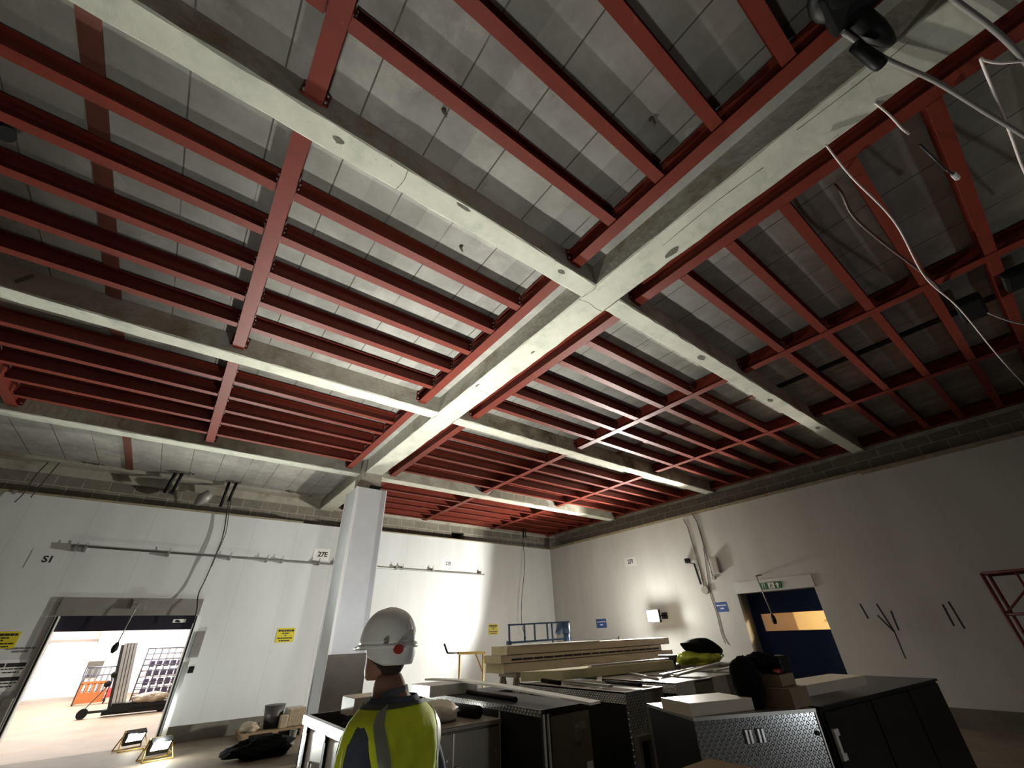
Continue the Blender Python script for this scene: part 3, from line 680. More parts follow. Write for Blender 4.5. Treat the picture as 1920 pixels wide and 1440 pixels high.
def blue_sign(y, z, w, h, label):
    s = thing('information_sign', label, 'sign', (XR-.006, y, z-h/2), group='blue information signs on right wall')
    MB().box(XR-.008, XR-.001, y-w/2, y+w/2, z-h/2, z+h/2).build('plate', 'bluesign', s, world=True)
    m = MB(); bars(m, 'right', y, [(z+h*.12, w*.86)], h*.10, XR-.008); bars(m, 'right', y, [(z-h*.22, w*.3)], h*.14, XR-.008); m.build('lettering', 'inkwhite', s, world=True)
blue_sign(10.40, 1.83, .42, .25, 'blue sign with white lettering left of the floodlight')
blue_sign(6.22, 2.04, .30, .22, 'blue sign with white lettering beside the navy door')

pr = thing('wall_pipe', 'long thin grey pipe clipped along the back wall', 'pipe', (3.2, 12.5, 3.4))
MB().tube([(-1.87, 12.50, 3.47), (2.6, 12.50, 3.41), (8.34, 12.50, 3.37)], .022, 8).build('tube', 'pipe', pr, world=True)
for x in (-1.80, -1.65, -.25, .95, 1.75, 2.1, 3.0, 3.55, 5.2, 5.4, 6.4, 8.2):
    MB().box(x-.02, x+.02, 12.47, YB, 3.37, 3.47).tube([(x, 12.5, 3.44), (x+.01, 12.49, 3.54)], .008, 5).build('clip', 'pipe', pr, world=True)

# hangers, cables, broken openings near the back soffit
for i, (x, y, x2, z2) in enumerate(((-.70, 12.31, -.77, 4.74), (-.57, 12.28, -.63, 4.76), (.42, 12.42, .41, 4.57), (.58, 12.38, .54, 4.72))):
    single('pipe_stub', MB().tube([(x, y, ZS+.02), (x2, 12.5, z2)], .035, 8), 'black', ['left', 'right'][i % 2] + ' black pipe stub of the ' + ['left', 'right'][i//2] + ' pair hanging below back soffit', 'pipe', group='black pipe stubs below the soffit')
for i, (x, y, a, b_) in enumerate(((-2.15, 12.55, .22, .10), (-.62, 12.25, .28, .14), (.5, 12.35, .2, .1), (1.9, 12.5, .16, .12))):
    mm = MB().prism(blob(x, y, a, b_), 'z', ZS-.010, ZS-.001)
    for k in range(5): mm.sphere((x+random.uniform(-a, a), y+random.uniform(-b_, b_), ZS-.008), .03, .03, .02, 8, 6, .2)
    single('broken_opening', mm, 'chip', ['broken hole at far left of back soffit', 'broken hole over left pipe stub pair', 'broken hole over right pipe stub pair', 'small broken hole in soffit left of column'][i], 'opening')
single('duct_piece', MB().tube([(.12, 12.4, 4.85), (.0, 12.45, 4.7), (-.1, 12.5, 4.55)], [.10, .15, .05], 10), 'grey_metal', 'crumpled grey duct piece hanging between the pipe stubs', 'duct')
cable('hanging_cable', [(.54, 12.42, 4.74), (.59, 12.47, 4.4), (.66, 12.47, 3.9), (.645, 12.46, 3.46), (.60, 12.46, 2.94), (.56, 12.44, 2.62), (.62, 12.33, 2.3), (.64, 12.33, 2.05)], .012, 'cable_b', 'black cable hanging from pipe stubs to the loading door')
cable('hanging_cable', [(.58, 12.42, 4.74), (.64, 12.46, 4.35), (.70, 12.47, 3.95), (.66, 12.48, 3.5), (.64, 12.46, 3.2)], .008, 'cable_b', 'thin shorter black cable twisted beside the door cable')
cable('hanging_cable', [(-2.9, 12.7, ZS), (-2.93, 12.5, 4.8), (-2.95, 12.5, 4.39), (-3.0, 12.5, 4.2)], .010, 'cable_b', 'left black wire of two at far left wall top')
cable('hanging_cable', [(-2.72, 12.6, ZS), (-2.76, 12.5, 4.75), (-2.82, 12.5, 4.32)], .010, 'cable_b', 'right black wire of two at far left wall top')
cable('hanging_cable', [(10.05, 12.45, 5.1), (10.06, 12.47, 4.4), (10.10, 12.47, 3.9), (9.97, 12.45, 3.2), (9.87, 12.45, 2.7), (9.82, 12.45, 1.95), (9.98, 12.45, 1.5)], .010, 'cable_b', 'black cable hanging down the back wall near the corner')
for i, x in enumerate((10.12, 10.22)):
    single('pipe_stub', MB().tube([(x, 12.5, ZS), (x, 12.5, 4.72)], .022, 7), 'black', ['left', 'right'][i] + ' short black rod beside the cable near the far corner', 'pipe', group='black rods near the far corner')

# ------------------------------------------------------------------ fittings on the right wall
c = thing('conduit_run', 'grey conduit down right wall ending in a junction box', 'conduit', (11.45, 6.55, 2.4))
MB().tube([(11.46, 6.66, 4.34), (11.47, 6.59, 4.1), (11.47, 6.57, 3.6), (11.47, 6.555, 2.55)], .016, 8).build('tube', 'pipe', c, world=True)
MB().cyl((11.42, 6.53, 2.46), (11.499, 6.53, 2.46), .10, 8).build('junction_box', 'switch', c, world=True)
c = thing('conduit_run', 'grey conduit down right wall below the small wall enclosure', 'conduit', (11.45, 6.24, 2.7))
MB().tube([(11.47, 6.36, 4.44), (11.47, 6.27, 4.2), (11.47, 6.25, 3.4), (11.47, 6.235, 2.75)], .016, 8).build('tube', 'pipe', c, world=True)
MB().cyl((11.45, 6.22, 2.72), (11.5, 6.22, 2.72), .05, 8).build('end_box', 'switch', c, world=True)
cable('wall_cable', [(11.47, 6.33, 4.40), (11.48, 6.24, 3.9), (11.48, 6.32, 3.2), (11.48, 6.43, 2.4), (11.48, 6.40, 1.9), (11.48, 6.41, 1.45), (11.47, 6.36, 1.25)], .011, 'cable_g', 'loose grey cable trailing down right wall beside navy door')
single('wall_enclosure', MB().cbox(11.38, 11.5, 5.96, 6.15, 2.80, 3.20, .03), 'switch', 'white plastic enclosure on right wall above navy door', 'enclosure')
a = thing('bracket_lamp', 'black arm with lamp head on right wall by conduit', 'lamp', (11.45, 6.65, 2.6))
MB().bar((11.46, 6.615, 2.60), (11.46, 6.665, 3.13), .035).bar((11.46, 6.665, 3.13), (11.44, 6.80, 3.17), .02).build('arm', 'black', a, world=True)
MB().cbox(11.36, 11.48, 6.76, 6.88, 3.16, 3.28, .02).build('lamp_head', 'black', a, world=True)
def tape(y1, z1, y2, z2, m, label, w=.030):
    d = Vector((0, y2-y1, z2-z1)); L = d.length; d.normalize(); nrm = Vector((0, -d.z, d.y))
    single('tape_strip', MB().obox((XR-.002, (y1+y2)/2, (z1+z2)/2), d*L/2, nrm*w/2, Vector((.0015, 0, 0))), m, label, 'tape', group='tape strips on the right wall')
tape(3.247, 1.917, 3.211, 1.648, 'tape', 'short dark tape strip alone nearest the navy door')
tape(2.970, 1.898, 2.884, 1.409, 'tape', 'long blue tape strip running into the crossed cluster')
tape(3.035, 1.70, 2.89, 1.42, 'tape', 'left branch of the crossed blue tape cluster')
tape(2.79, 1.766, 2.806, 1.433, 'tape', 'right upright strip of the crossed tape cluster')
tape(2.884, 1.409, 2.897, .979, 'tape2', 'lower tail of the crossed tape cluster', .022)
tape(1.985, 1.824, 1.981, 1.477, 'tape2', 'left of two parallel dark tape strips')
tape(1.886, 1.861, 1.859, 1.432, 'tape2', 'right of two parallel dark tape strips')
sc = thing('scaffold_tower', 'red tubular tower frame standing at right picture edge', 'scaffold', (10.6, .2, 0))
x0, x1, y0, y1 = 10.25, 10.95, -.6, 1.12
for x in (x0, x1):
    for y in (y0, y1): MB().tube([(x, y, 0), (x, y, 2.19)], .024, 8).build('post', 'redframe', sc, world=True)
for z in (2.19, 1.62, 1.0, .4):
    MB().tube([(x0, y0, z), (x0, y1, z), (x1, y1, z), (x1, y0, z), (x0, y0, z)], .020, 8).build('ledger', 'redframe', sc, world=True)
for y in (.75, .35): MB().tube([(x0, y, 2.19), (x0, y, 1.0)], .016, 8).build('upright', 'redframe', sc, world=True)
MB().tube([(x0, y1, 1.62), (x0, .45, 2.19)], .015, 8).build('brace', 'redframe', sc, world=True)
MB().tube([(x0, y1, 1.0), (x0, 0, .4)], .015, 8).build('brace', 'redframe', sc, world=True)

# ------------------------------------------------------------------ cables and dark fittings high on the right
cable('overhead_cable', [(3.15, -.19, 4.86), (3.55, -.21, 4.78), (4.30, -.285, 4.69), (5.4, -.27, 4.67), (6.35, -.375, 4.64), (8.05, -.475, 4.62), (9.6, -.59, 4.62), (11.4, -.75, 4.7)], .0075, 'cable_w', 'long white wavy cable hanging across the dark right ceiling', n=10)
cable('overhead_cable', [(2.414, -.539, 4.85), (2.822, -.662, 4.85), (3.26, -.829, 4.84), (3.814, -1.001, 4.83), (4.374, -1.173, 4.85), (5.5, -1.5, 4.9)], .016, 'cable_g', 'thick grey hose sagging from black fitting past spine beam')
cable('overhead_cable', [(2.6, -.98, 4.87), (2.801, -1.02, 4.86), (3.131, -1.12, 4.85), (3.46, -1.206, 4.85), (3.9, -1.3, 4.88)], .017, 'cable_g', 'second thick grey hose at the top right picture corner')
cable('overhead_cable', [(3.617, -1.229, 4.85), (3.507, -1.137, 4.85), (3.40, -1.075, 4.85), (3.36, -1.06, 4.85), (3.50, -1.066, 4.85), (3.837, -1.085, 4.85), (4.3, -1.11, 4.85), (4.803, -1.133, 4.85), (5.4, -1.2, 4.9)], .009, 'cable_w', 'bent white cable at the far top right of ceiling', n=4)
cable('overhead_cable', [(3.76, -.107, 5.0), (3.789, -.107, 4.88), (4.104, -.085, 4.85), (4.659, -.147, 4.84), (5.745, -.304, 4.86), (6.3, -.35, 4.95)], .013, 'cable_r', 'dark brown cable looping under the right ceiling joists')
t = thing('hanging_connector', 'broken white cord with small white connector under right girder', 'cable', (3.8, -.65, 4.85))
MB().tube(wob([(3.128, -.535, 4.89), (3.30, -.57, 4.86), (3.481, -.595, 4.85), (3.60, -.62, 4.86)]), .008, 7).build('cord', 'cable_w', t, world=True)
MB().tube([(3.78, -.65, 4.86), (4.04, -.695, 4.85), (4.20, -.72, 4.85)], .009, 7).build('cord', 'cable_b', t, world=True)
MB().cyl((4.33, -.755, 4.85), (4.42, -.77, 4.85), .02, 8).build('connector', 'white', t, world=True)
MB().tube([(4.2, -.72, 4.85), (4.33, -.755, 4.85)], .009, 7).build('cord', 'cable_b', t, world=True)
f = thing('ceiling_fitting', 'black ceiling fitting with two thick cable glands, top right', 'fitting', (2.35, -.6, 4.9))
MB().cbox(2.14, 2.46, -.80, -.50, 4.88, 5.0, .03).sphere((2.22, -.62, 4.95), .18, .17, .08).build('housing', 'black', f, world=True)
MB().tube([(2.42, -.62, 4.90), (2.60, -.67, 4.88), (2.70, -.70, 4.87), (2.76, -.72, 4.87)], [.075, .07, .05, .03], 10).build('gland', 'black', f, world=True)
MB().tube([(2.52, -.55, 4.80), (2.70, -.60, 4.74), (2.74, -.61, 4.73)], [.035, .045, .04], 10).build('gland', 'black', f, world=True)
f = thing('ceiling_fitting', 'smaller black fitting with trailing cord under right girders', 'fitting', (6.95, -.5, 4.9))
MB().cbox(6.75, 7.3, -.62, -.38, 4.86, 4.97, .03).build('housing', 'black', f, world=True)
MB().tube(wob([(7.2, -.6, 4.86), (7.6, -.75, 4.80), (8.2, -1.0, 4.82)]), .012, 7).build('cord', 'cable_g', f, world=True)
single('ceiling_fitting', MB().cbox(6.6, 7.0, -1.15, -.82, 4.88, 5.0, .04), 'black', 'black block on ceiling at right picture edge', 'fitting')
# ------------------------------------------------------------------ metal cabinets
def service_cabinet(label, x, y, W, D, H, wc, group='tread plate cabinets in a row', tray=False):
    """long cabinet running away from the camera: tread-plate corner and plain panel on the near end, dark long side with tread-plate rim"""
    c = thing('service_cabinet', label, 'cabinet', (x, y, 0), 0, group)
    MB().box(0, W, .012, D, .08, H-.02).box(.05, W-.05, .05, D-.05, 0, .08).build('body', 'cab_dark', c)
    MB().box(-.004, wc, -.004, .012, .30, H).build('corner_plate', 'chequer_d' if x < 4 else 'chequer', c)  # first cabinet gets a darker plate: its shade is put into the colour
    MB().box(wc+.015, W, 0, .012, .30, H-.01).build('end_panel', 'cab_grey', c)
    MB().box(-.012, .0, -.004, D, H-.09, H).box(-.012, .0, D-.20, D, H-.30, H-.09).build('side_rim', 'chequer', c)
    MB().box(0, W, 0, D, H-.02, H-.012).box(-.012, .035, 0, D, H-.012, H).box(W-.035, W, 0, D, H-.012, H).box(.035, W-.035, 0, .035, H-.012, H).build('top', 'alu_dull', c)
    for k in (1, 2): MB().box(-.014, -.008, D*k/3-.012, D*k/3+.012, .1, H-.09).build('seam_strip', 'alu_dull', c)
    return c
Ec = service_cabinet('dark cabinet with tread plate corner and handle box, behind the flat sheet', 3.77, 3.22, .58, 1.65, 1.10, .25)
hb = MB().box(.02, .22, -.06, 0, .45, .49).box(.02, .22, -.06, 0, .74, .78).box(.02, .055, -.06, 0, .49, .74).box(.185, .22, -.06, 0, .49, .74).build('handle_box', 'alu_dull', Ec)
MB().box(.06, .18, -.03, -.004, .50, .73).build('handle', 'black', hb)
MB().box(.33, .54, -.012, 0, .35, 1.0).build('door', 'cab_grey', Ec)
service_cabinet('tread plate cabinet in row, right of the handle box cabinet', 4.68, 3.28, .72, 1.75, 1.10, .34)
service_cabinet('tread plate cabinet in row, directly below hi vis jacket', 5.43, 3.31, .74, 1.30, 1.10, .34)
service_cabinet('tread plate cabinet at right end of row, half behind black bag', 6.20, 3.36, .66, 1.0, 1.10, .30)

D = thing('dark_cabinet', 'dark cabinet with bright vertical edge strips under the white sheet', 'cabinet', (2.62, 3.12, 0))
MB().box(0, .55, .012, 1.95, .06, 1.06).box(.04, .5, .05, 1.9, 0, .06).build('body', 'cab_dark', D)
MB().box(.10, .53, 0, .012, .1, 1.04).build('door', 'cab_grey', D)
MB().box(-.010, 0, 0, 1.95, 1.045, 1.09).build('side_rim', 'chequer_d', D)
for x in (.02, .065): MB().box(x, x+.012, -.006, .012, .06, 1.06).build('edge_strip', 'white', D)  # strips coloured white so their shine is painted in
MB().box(-.008, 0, .55, .565, .06, 1.04).build('edge_strip', 'white', D)
MB().box(0, .55, 0, 1.95, 1.06, 1.09).build('top', 'cab_dark', D)
lt = MB().cbox(.33, .39, -.03, 0, .86, .96, .008).box(.40, .46, -.02, 0, .93, .97).build('latch', 'alu_dull', D)
MB().box(.45, .51, -.008, 0, .45, .72).build('label_plate', 'white', D)

single('dark_crate', MB().cbox(3.21, 3.73, 4.95, 5.4, 0, 1.04, .01), 'cab_dark', 'dark crate filling the gap behind the white sheet cabinet', 'crate')  # added to keep light off the side of the handle box cabinet
Bc = thing('steel_cabinet', 'taupe two door metal cabinet right behind the person', 'cabinet', (1.80, 3.62, 0))
MB().box(0, .78, .02, .66, .06, .97).box(.04, .74, .06, .6, 0, .06).build('body', 'cab_grey', Bc)
MB().cbox(-.01, .79, -.012, .68, .965, 1.0, .008).build('lid', 'cab_grey', Bc)
for a, b_ in ((.005, .325), (.335, .775)):
    d = MB().box(a, b_, 0, .02, .08, .955).build('door', 'cab_grey', Bc)
    h = .36 if a > .1 else .28
    MB().cbox(h-.02, h+.03, -.022, 0, .66, .76, .006).build('latch', 'alu_dull', d)
    MB().cyl((b_-.05, -.006, .80), (b_-.05, .002, .80), .008, 8).build('rivet', 'alu', d)
MB().box(.325, .335, -.004, .02, .08, .955).build('door_seam', 'alu', Bc)

A = thing('aluminium_cabinet', 'bright aluminium cabinet with open top at bottom left, beside the column', 'cabinet', (1.20, 3.25, 0))
MB().box(.02, .42, 0, 1.19, .05, .96).build('body', 'alu_dull', A)
MB().box(0, .44, 0, .02, 0, 1.09).box(0, .44, 1.17, 1.19, 0, 1.09).box(.42, .44, .02, 1.17, .05, 1.09).build('side_panel', 'cab_dark', A)
MB().box(0, .02, 1.10, 1.19, .05, 1.05).build('corner_plate', 'chequer', A)
MB().box(-.01, .03, -.01, 1.20, 1.04, 1.10).build('front_rail', 'alu', A)
MB().box(.03, .45, -.01, .02, 1.085, 1.10).box(.03, .45, 1.165, 1.20, 1.085, 1.10).box(.43, .46, .02, 1.165, 1.085, 1.10).build('rim', 'cab_dark', A)
for a, b_ in ((.60, 1.02), (.06, .52)):
    d = MB().box(.006, .02, a, b_, .30, 1.03).build('door', 'alu', A)
    MB().box(-.012, .006, (a+b_)/2-.05, (a+b_)/2-.02, .74, .86).box(-.012, .006, (a+b_)/2+.02, (a+b_)/2+.05, .74, .86).build('latch', 'alu', d)
for y in (1.035, .54): 
    ps = MB().box(-.006, .02, y, y+.05, .05, 1.04).build('door_post', 'cab_dark', A)
    MB().cyl((-.012, y+.025, 1.02), (.0, y+.025, 1.02), .022, 12).build('bolt', 'alu', ps)
MB().box(-.40, .02, .50, 1.10, .66, .69).build('fold_down_shelf', 'cab_dark', A)
MB().box(-.41, -.40, .50, 1.10, .655, .70).build('shelf_lip', 'alu', A)
single('crumpled_bag', MB().lump((1.42, 3.75, 1.04), .14, .22, .09, .3, 1.8, 1, floor=.965), 'blackcloth', 'black crumpled bag inside the open top of aluminium cabinet', 'bag')
bx = single('white_box', MB().cbox(1.42, 1.72, 3.95, 4.25, 1.10, 1.22, .006), 'insul', 'small cream box on rear of the aluminium cabinet beside the person', 'box')

# tread plate chest, near right
H = thing('tread_plate_chest', 'tread plate metal chest with four bright clasps, near right', 'chest', (3.012, 2.027, 0), math.atan2(1.603-2.027, 3.816-3.012))
MB().box(0, .909, .012, .68, .05, 1.08).box(.05, .86, .05, .62, 0, .05).build('body', 'cab_dark', H)
MB().box(0, .909, 0, .012, .06, 1.085).build('front_panel', 'chequer_d', H)
MB().box(-.008, .917, -.008, .69, 1.08, 1.10).build('lid', 'alu_dull', H)
for x in (.335, .365, .425, .455):
    MB().cbox(x, x+.020, -.014, 0, .945, 1.02, .003).build('clasp', 'alu', H)
MB().cyl((.875, -.012, .97), (.875, 0, .97), .014, 10).build('lock_button', 'black', H)
MB().box(.905, .915, -.006, .012, .06, 1.085).build('edge_strip', 'alu_dull', H)
# long dark cabinet, right
I = thing('long_dark_cabinet', 'long black metal cabinet at lower right, nearly in darkness', 'cabinet', (4.31, 1.75, 0), math.atan2(1.56-1.75, 6.93-4.31))
MB().box(0, 2.62, .015, .66, .30, 1.03).build('body', 'cab_dark', I)
MB().box(-.006, 2.626, -.006, .67, 1.03, 1.05).build('lid', 'cab_dark', I)
for k in range(3): MB().box(.02+k*.87, .86+k*.87, 0, .015, .33, 1.01).build('door', 'cab_dark', I)
for z in (.82, .52):
    q = MB().prism([(.03,z-.09),(.10,z-.09),(.10,z-.05),(.065,z-.05),(.065,z+.05),(.10,z+.05),(.10,z+.09),(.03,z+.09)], 'y', -.02, 0).build('hinge_plate', 'white', I)
for x in (.3, 2.3):
    for y in (.12, .55): MB().cyl((x, y-.03, .09), (x, y+.03, .09), .09, 16).box(x-.03, x+.03, y-.045, y+.045, .09, .31).build('castor', 'black', I)
# things on the chests
def flat(name, c0, c1, w, z0, z1, m, label, cat, back=None, group=None):
    p, q = Vector((*c0, 0)), Vector((*c1, 0)); d = (q-p).normalized(); n = Vector((-d.y, d.x, 0))
    pts = [p, q, q+n*w, p+n*w]
    return single(name, MB().prism([(a.x, a.y) for a in pts], 'z', z0, z1), m, label, cat, group=group)
flat('foam_offcut', (3.014, 2.035), (3.49, 1.85), .34, 1.10, 1.172, 'insul', 'cream panel offcut lying on the tread plate chest', 'panel')
flat('foam_offcut', (4.35, 1.85), (5.45, 1.745), .30, 1.10, 1.172, 'insul', 'cream panel offcut lying over the long black cabinet', 'panel')
single('cardboard_box', MB().cbox(3.68, 3.96, 1.66, 1.97, 1.10, 1.215, .004), 'card', 'lower cardboard box on tread plate chest beside black bag', 'box')
single('cardboard_box', MB().cbox(3.72, 3.95, 1.72, 1.97, 1.216, 1.29, .004), 'card', 'upper cardboard box on the tread plate chest stack', 'box')
single('grey_case', MB().cbox(3.84, 4.0, 1.74, 1.96, 1.291, 1.40, .02), 'cab_dark', 'dark grey case on top of the cardboard boxes', 'case')
single('rucksack', MB().lump((3.585, 1.90, 1.25), .095, .10, .165, .22, 1.3, 5, floor=1.101), 'blackcloth', 'black rucksack on tread plate chest left of cardboard boxes', 'bag')
single('jacket', MB().lump((3.79, 1.86, 1.37), .12, .12, .055, .35, 1.6, 8, floor=1.292), 'blackcloth', 'black jacket draped over the cardboard boxes', 'jacket')
single('red_cloth', MB().lump((3.76, 1.742, 1.312), .05, .02, .015, .3, 2, 4, floor=1.292, sub=3), 'red', 'red cloth scrap under the draped black jacket', 'cloth')
# white sheet and block over the dark cabinet
mb = MB(); ring = []
path = [(2.60, 5.10, 1.20), (2.74, 4.65, 1.195), (2.80, 4.1, 1.18), (2.79, 3.47, 1.16), (2.71, 2.66, 1.145)]
for x, y, z in wob(path, 5): ring.append([(x, y, z), (x+.12, y+.01, z), (x+.12, y+.01, z+.016), (x, y, z+.016)])
single('foam_sheet', mb.loft(ring, smooth=False), 'whitesheet', 'long thin white sheet lying along the dark cabinet, tip overhanging', 'sheet')
single('white_block', MB().cbox(2.42, 3.0, 4.62, 5.05, 1.09, 1.185, .006), 'white', 'white block under the far end of the thin sheet', 'block')
single('black_tube', MB().cyl((2.74, 3.6, 1.113), (2.80, 4.5, 1.113), .022, 12), 'black', 'black tube lying on dark cabinet under the white sheet', 'tube')
single('black_tube', MB().cyl((2.45, 3.75, 1.045), (2.40, 4.22, 1.045), .045, 12), 'black', 'black tube end lying on taupe cabinet behind the person', 'tube')
single('wrapped_parcel', MB().lump((2.15, 3.92, 1.06), .16, .15, .08, .2, 1.3, 2, floor=1.001), 'insul', 'pale wrapped parcel on taupe cabinet behind the person', 'parcel')
single('dark_cloth', MB().lump((1.93, 3.74, 1.03), .08, .09, .04, .3, 1.9, 6, floor=1.001), 'shirt', 'dark purple grey cloth on taupe cabinet beside parcel', 'cloth')
single('tall_carton', MB().cbox(2.10, 2.60, 1.20, 1.71, 0, 1.0, .006), 'card', 'tall brown cardboard carton at bottom edge before the tread plate chest', 'carton')
for x, y, lb in ((.62, 1.53, 'dark anchor stub in nearest bay, left of frontmost long joist'), (1.13, 1.42, 'dark anchor stub in nearest bay by the first joist'), (2.03, .58, 'dark hook in nearest bay beside the spine girder'), (-1.07, 4.55, 'dark anchor stub in second bay far left of girder'), (1.42, 2.6, 'dark anchor stub in second bay near first joist')):
    single('soffit_anchor', MB().tube([(x, y, ZS), (x, y, ZS-.03), (x+.03, y+.01, ZS-.06)], [.022, .014, .008], 8), 'chip', lb, 'anchor')
single('hook_bracket', MB().bar((-2.28, 5.615, 4.98), (-2.20, 5.60, 5.12), .05, .012), 'galv', 'small metal bracket on the side of left second cross beam', 'bracket')
single('hose_end', MB().tube([(-2.12, 3.62, 5.16), (-2.08, 3.60, 5.05), (-2.02, 3.55, 4.97)], [.06, .07, .06], 10), 'black', 'black hose end below soffit at left picture edge', 'hose')
# cream panel laid across the row
single('insulated_panel', MB().prism([(4.285, 4.63), (6.37, 4.43), (6.45, 4.80), (3.87, 4.965)], 'z', 1.10, 1.20), 'foam', 'cream foam panel laid across the cabinet row below the panel stack', 'panel')
# loose bars and pipes on the row
def rod(p, q, r, m, label, name='metal_bar', flatbar=False):
    mb = MB().bar(p, q, r*2.6, r) if flatbar else MB().cyl(p, q, r, 10)
    return single(name, mb, m, label, 'bar', group='loose bars on the cabinet row')
rod((4.20, 3.95, 1.113), (4.66, 4.36, 1.113), .022, 'alu', 'bright bar lying diagonally on handle box cabinet', flatbar=True)
rod((4.75, 3.55, 1.117), (5.25, 4.38, 1.117), .016, 'alu_dull', 'thin dull bar lying along second cabinet of the row')
rod((4.95, 3.45, 1.146), (6.9, 4.0, 1.146), .022, 'alu', 'bright bar lying across the cabinets below the hi vis jacket', flatbar=True)
rod((5.3, 3.9, 1.111), (6.84, 4.19, 1.111), .02, 'alu_dull', 'dull bar lying farther back across the cabinets', flatbar=True)
rod((4.8, 4.65, 1.213), (6.42, 4.56, 1.213), .024, 'alu', 'bright long bar resting on the cream foam panel', flatbar=True)
rod((5.75, 3.42, 1.14), (7.05, 3.62, 1.14), .018, 'alu', 'bright bar at right end of row near the black bag', flatbar=True)
rod((4.18, 3.35, 1.118), (4.27, 3.9, 1.118), .017, 'black', 'dark grip tool lying on the handle box cabinet', name='hand_tool')
rod((3.83, 4.2, 1.123), (3.93, 4.62, 1.123), .022, 'blackcloth', 'dark cloth roll at far end of handle box cabinet', name='cloth_roll')
rod((4.0, 3.6, 1.112), (4.1, 4.42, 1.112), .022, 'alu_dull', 'dull bar lying lengthwise on handle box cabinet', flatbar=True)
single('grey_bucket', MB().cyl((6.70, 4.74, .0), (6.70, 4.74, 1.12), .14, 14, .16).cyl((6.70, 4.74, 1.12), (6.70, 4.74, 1.25), .10, 14, .15), 'galv', 'dull grey pot at the end of the panel beside hi vis jacket', 'pot')
# hi-vis jacket and black bag on the row
single('side_bench', MB().box(7.2, 8.8, 4.2, 5.2, 1.02, 1.10).box(7.25, 7.33, 4.25, 5.15, 0, 1.02).box(8.67, 8.75, 4.25, 5.15, 0, 1.02), 'cab_grey', 'low grey bench behind the row carrying hi vis jacket', 'bench')
single('hi_vis_jacket', MB().lump((7.42, 4.66, 1.15), .44, .26, .12, .35, 1.9, 11, floor=1.101), 'hivis2', 'crumpled hi vis yellow jacket under the black bag', 'jacket')
def soft_prism(poly, y0, y1, c):
    """side outline extruded across, with well rounded edges"""
    cx = sum(a for a, b in poly)/len(poly); cz = sum(b for a, b in poly)/len(poly); rings = []
    for y, g in ((y0, .55), (y0+c*.4, .85), (y0+c, 1.0), ((y0+y1)/2, 1.03), (y1-c, 1.0), (y1-c*.4, .85), (y1, .55)):
        rings.append([(cx+(a-cx)*g, y, cz+(b-cz)*g) for a, b in wob2(poly)])
    return MB().loft(rings)
def wob2(poly):
    P = wob([(a, b, 0) for a, b in poly + poly[:1]], 3)[:-1]
    return [(v.x, v.y) for v in P]
hold = thing('holdall', 'black holdall bag tilted on top of the hi vis jacket', 'bag', (7.6, 4.65, 1.13))
soft_prism([(7.118, 1.391), (7.269, 1.408), (7.431, 1.441), (7.635, 1.45), (7.812, 1.398), (8.03, 1.289), (8.051, 1.234), (7.963, 1.176), (7.827, 1.13), (7.707, 1.13), (7.468, 1.2), (7.226, 1.291)], 4.48, 4.84, .09).build('bag_body', 'blackcloth', hold, world=True)
MB().tube(wob([(7.35, 4.56, 1.42), (7.25, 4.5, 1.30), (7.50, 4.46, 1.25), (7.8, 4.46, 1.22), (7.95, 4.55, 1.32)]), .014, 7).build('strap', 'black', hold, world=True)
MB().box(7.86, 7.90, 4.468, 4.476, 1.17, 1.21).build('tag', 'pipe', hold, world=True)
single('steel_bar_bundle', MB().box(7.0, 9.3, 4.05, 4.18, .95, 1.06).box(7.3, 9.2, 4.0, 4.06, 1.06, 1.10), 'galv', 'long dull steel bars right of the hi vis jacket', 'bar')

# ------------------------------------------------------------------ stack of insulated panels
def ipanel(x0, x1, y0, y1, z0, z1, label, slots=False):
    t = thing('insulated_panel', label, 'panel', ((x0+x1)/2, (y0+y1)/2, z0), 0, 'stacked insulated panels')
    MB().box(x0+.004, x1-.004, y0+.004, y1-.004, z0+.006, z1-.006).build('foam_core', 'foam', t, world=True)
    MB().box(x0+.004, x1, y0, y0+.004, z0, z1).box(x0+.004, x1, y0, y1, z1-.006, z1).box(x0+.004, x1, y0, y1, z0, z0+.006).build('face_sheet', 'insul', t, world=True)
    if slots:
        mb = MB()
        x = x0 + .25
        while x < x1-.2: mb.box(x, x+.25, y0-.003, y0, z0+.035, z0+.068); x += .27
        mb.build('slot_strip', 'cab_dark', t, world=True)
    return t
ipanel(5.34, 10.62, 7.35, 7.95, 1.00, 1.155, 'lowest cream insulated panel of the long stack')
ipanel(5.28, 10.20, 7.36, 7.93, 1.156, 1.28, 'middle cream insulated panel of the long stack, dark slotted edge', True)
ipanel(5.44, 10.60, 7.38, 7.90, 1.281, 1.42, 'top cream insulated panel of the long stack')
single('cover_sheet', MB().box(5.75, 8.0, 7.36, 7.88, 1.421, 1.435), 'whitesheet', 'thin white sheet on the left end of the panel stack', 'sheet')
for i, x in enumerate((5.7, 7.9, 10.1)):
    t = thing('trestle', ['left', 'middle', 'right'][i] + ' dark trestle carrying the long panel stack', 'trestle', (x, 7.65, 0), 0, 'trestles under the panel stack')
    MB().box(x-.05, x+.05, 7.38, 7.95, .92, 1.0).build('beam', 'cab_grey', t, world=True)
    for y in (7.45, 7.88):
        for s in (-1, 1): MB().bar((x+s*.02, y, .93), (x+s*.22, y, 0), .05).build('leg', 'cab_grey', t, world=True)
    MB().box(x-.14, x+.14, 7.44, 7.47, .4, .46).build('brace', 'cab_grey', t, world=True)
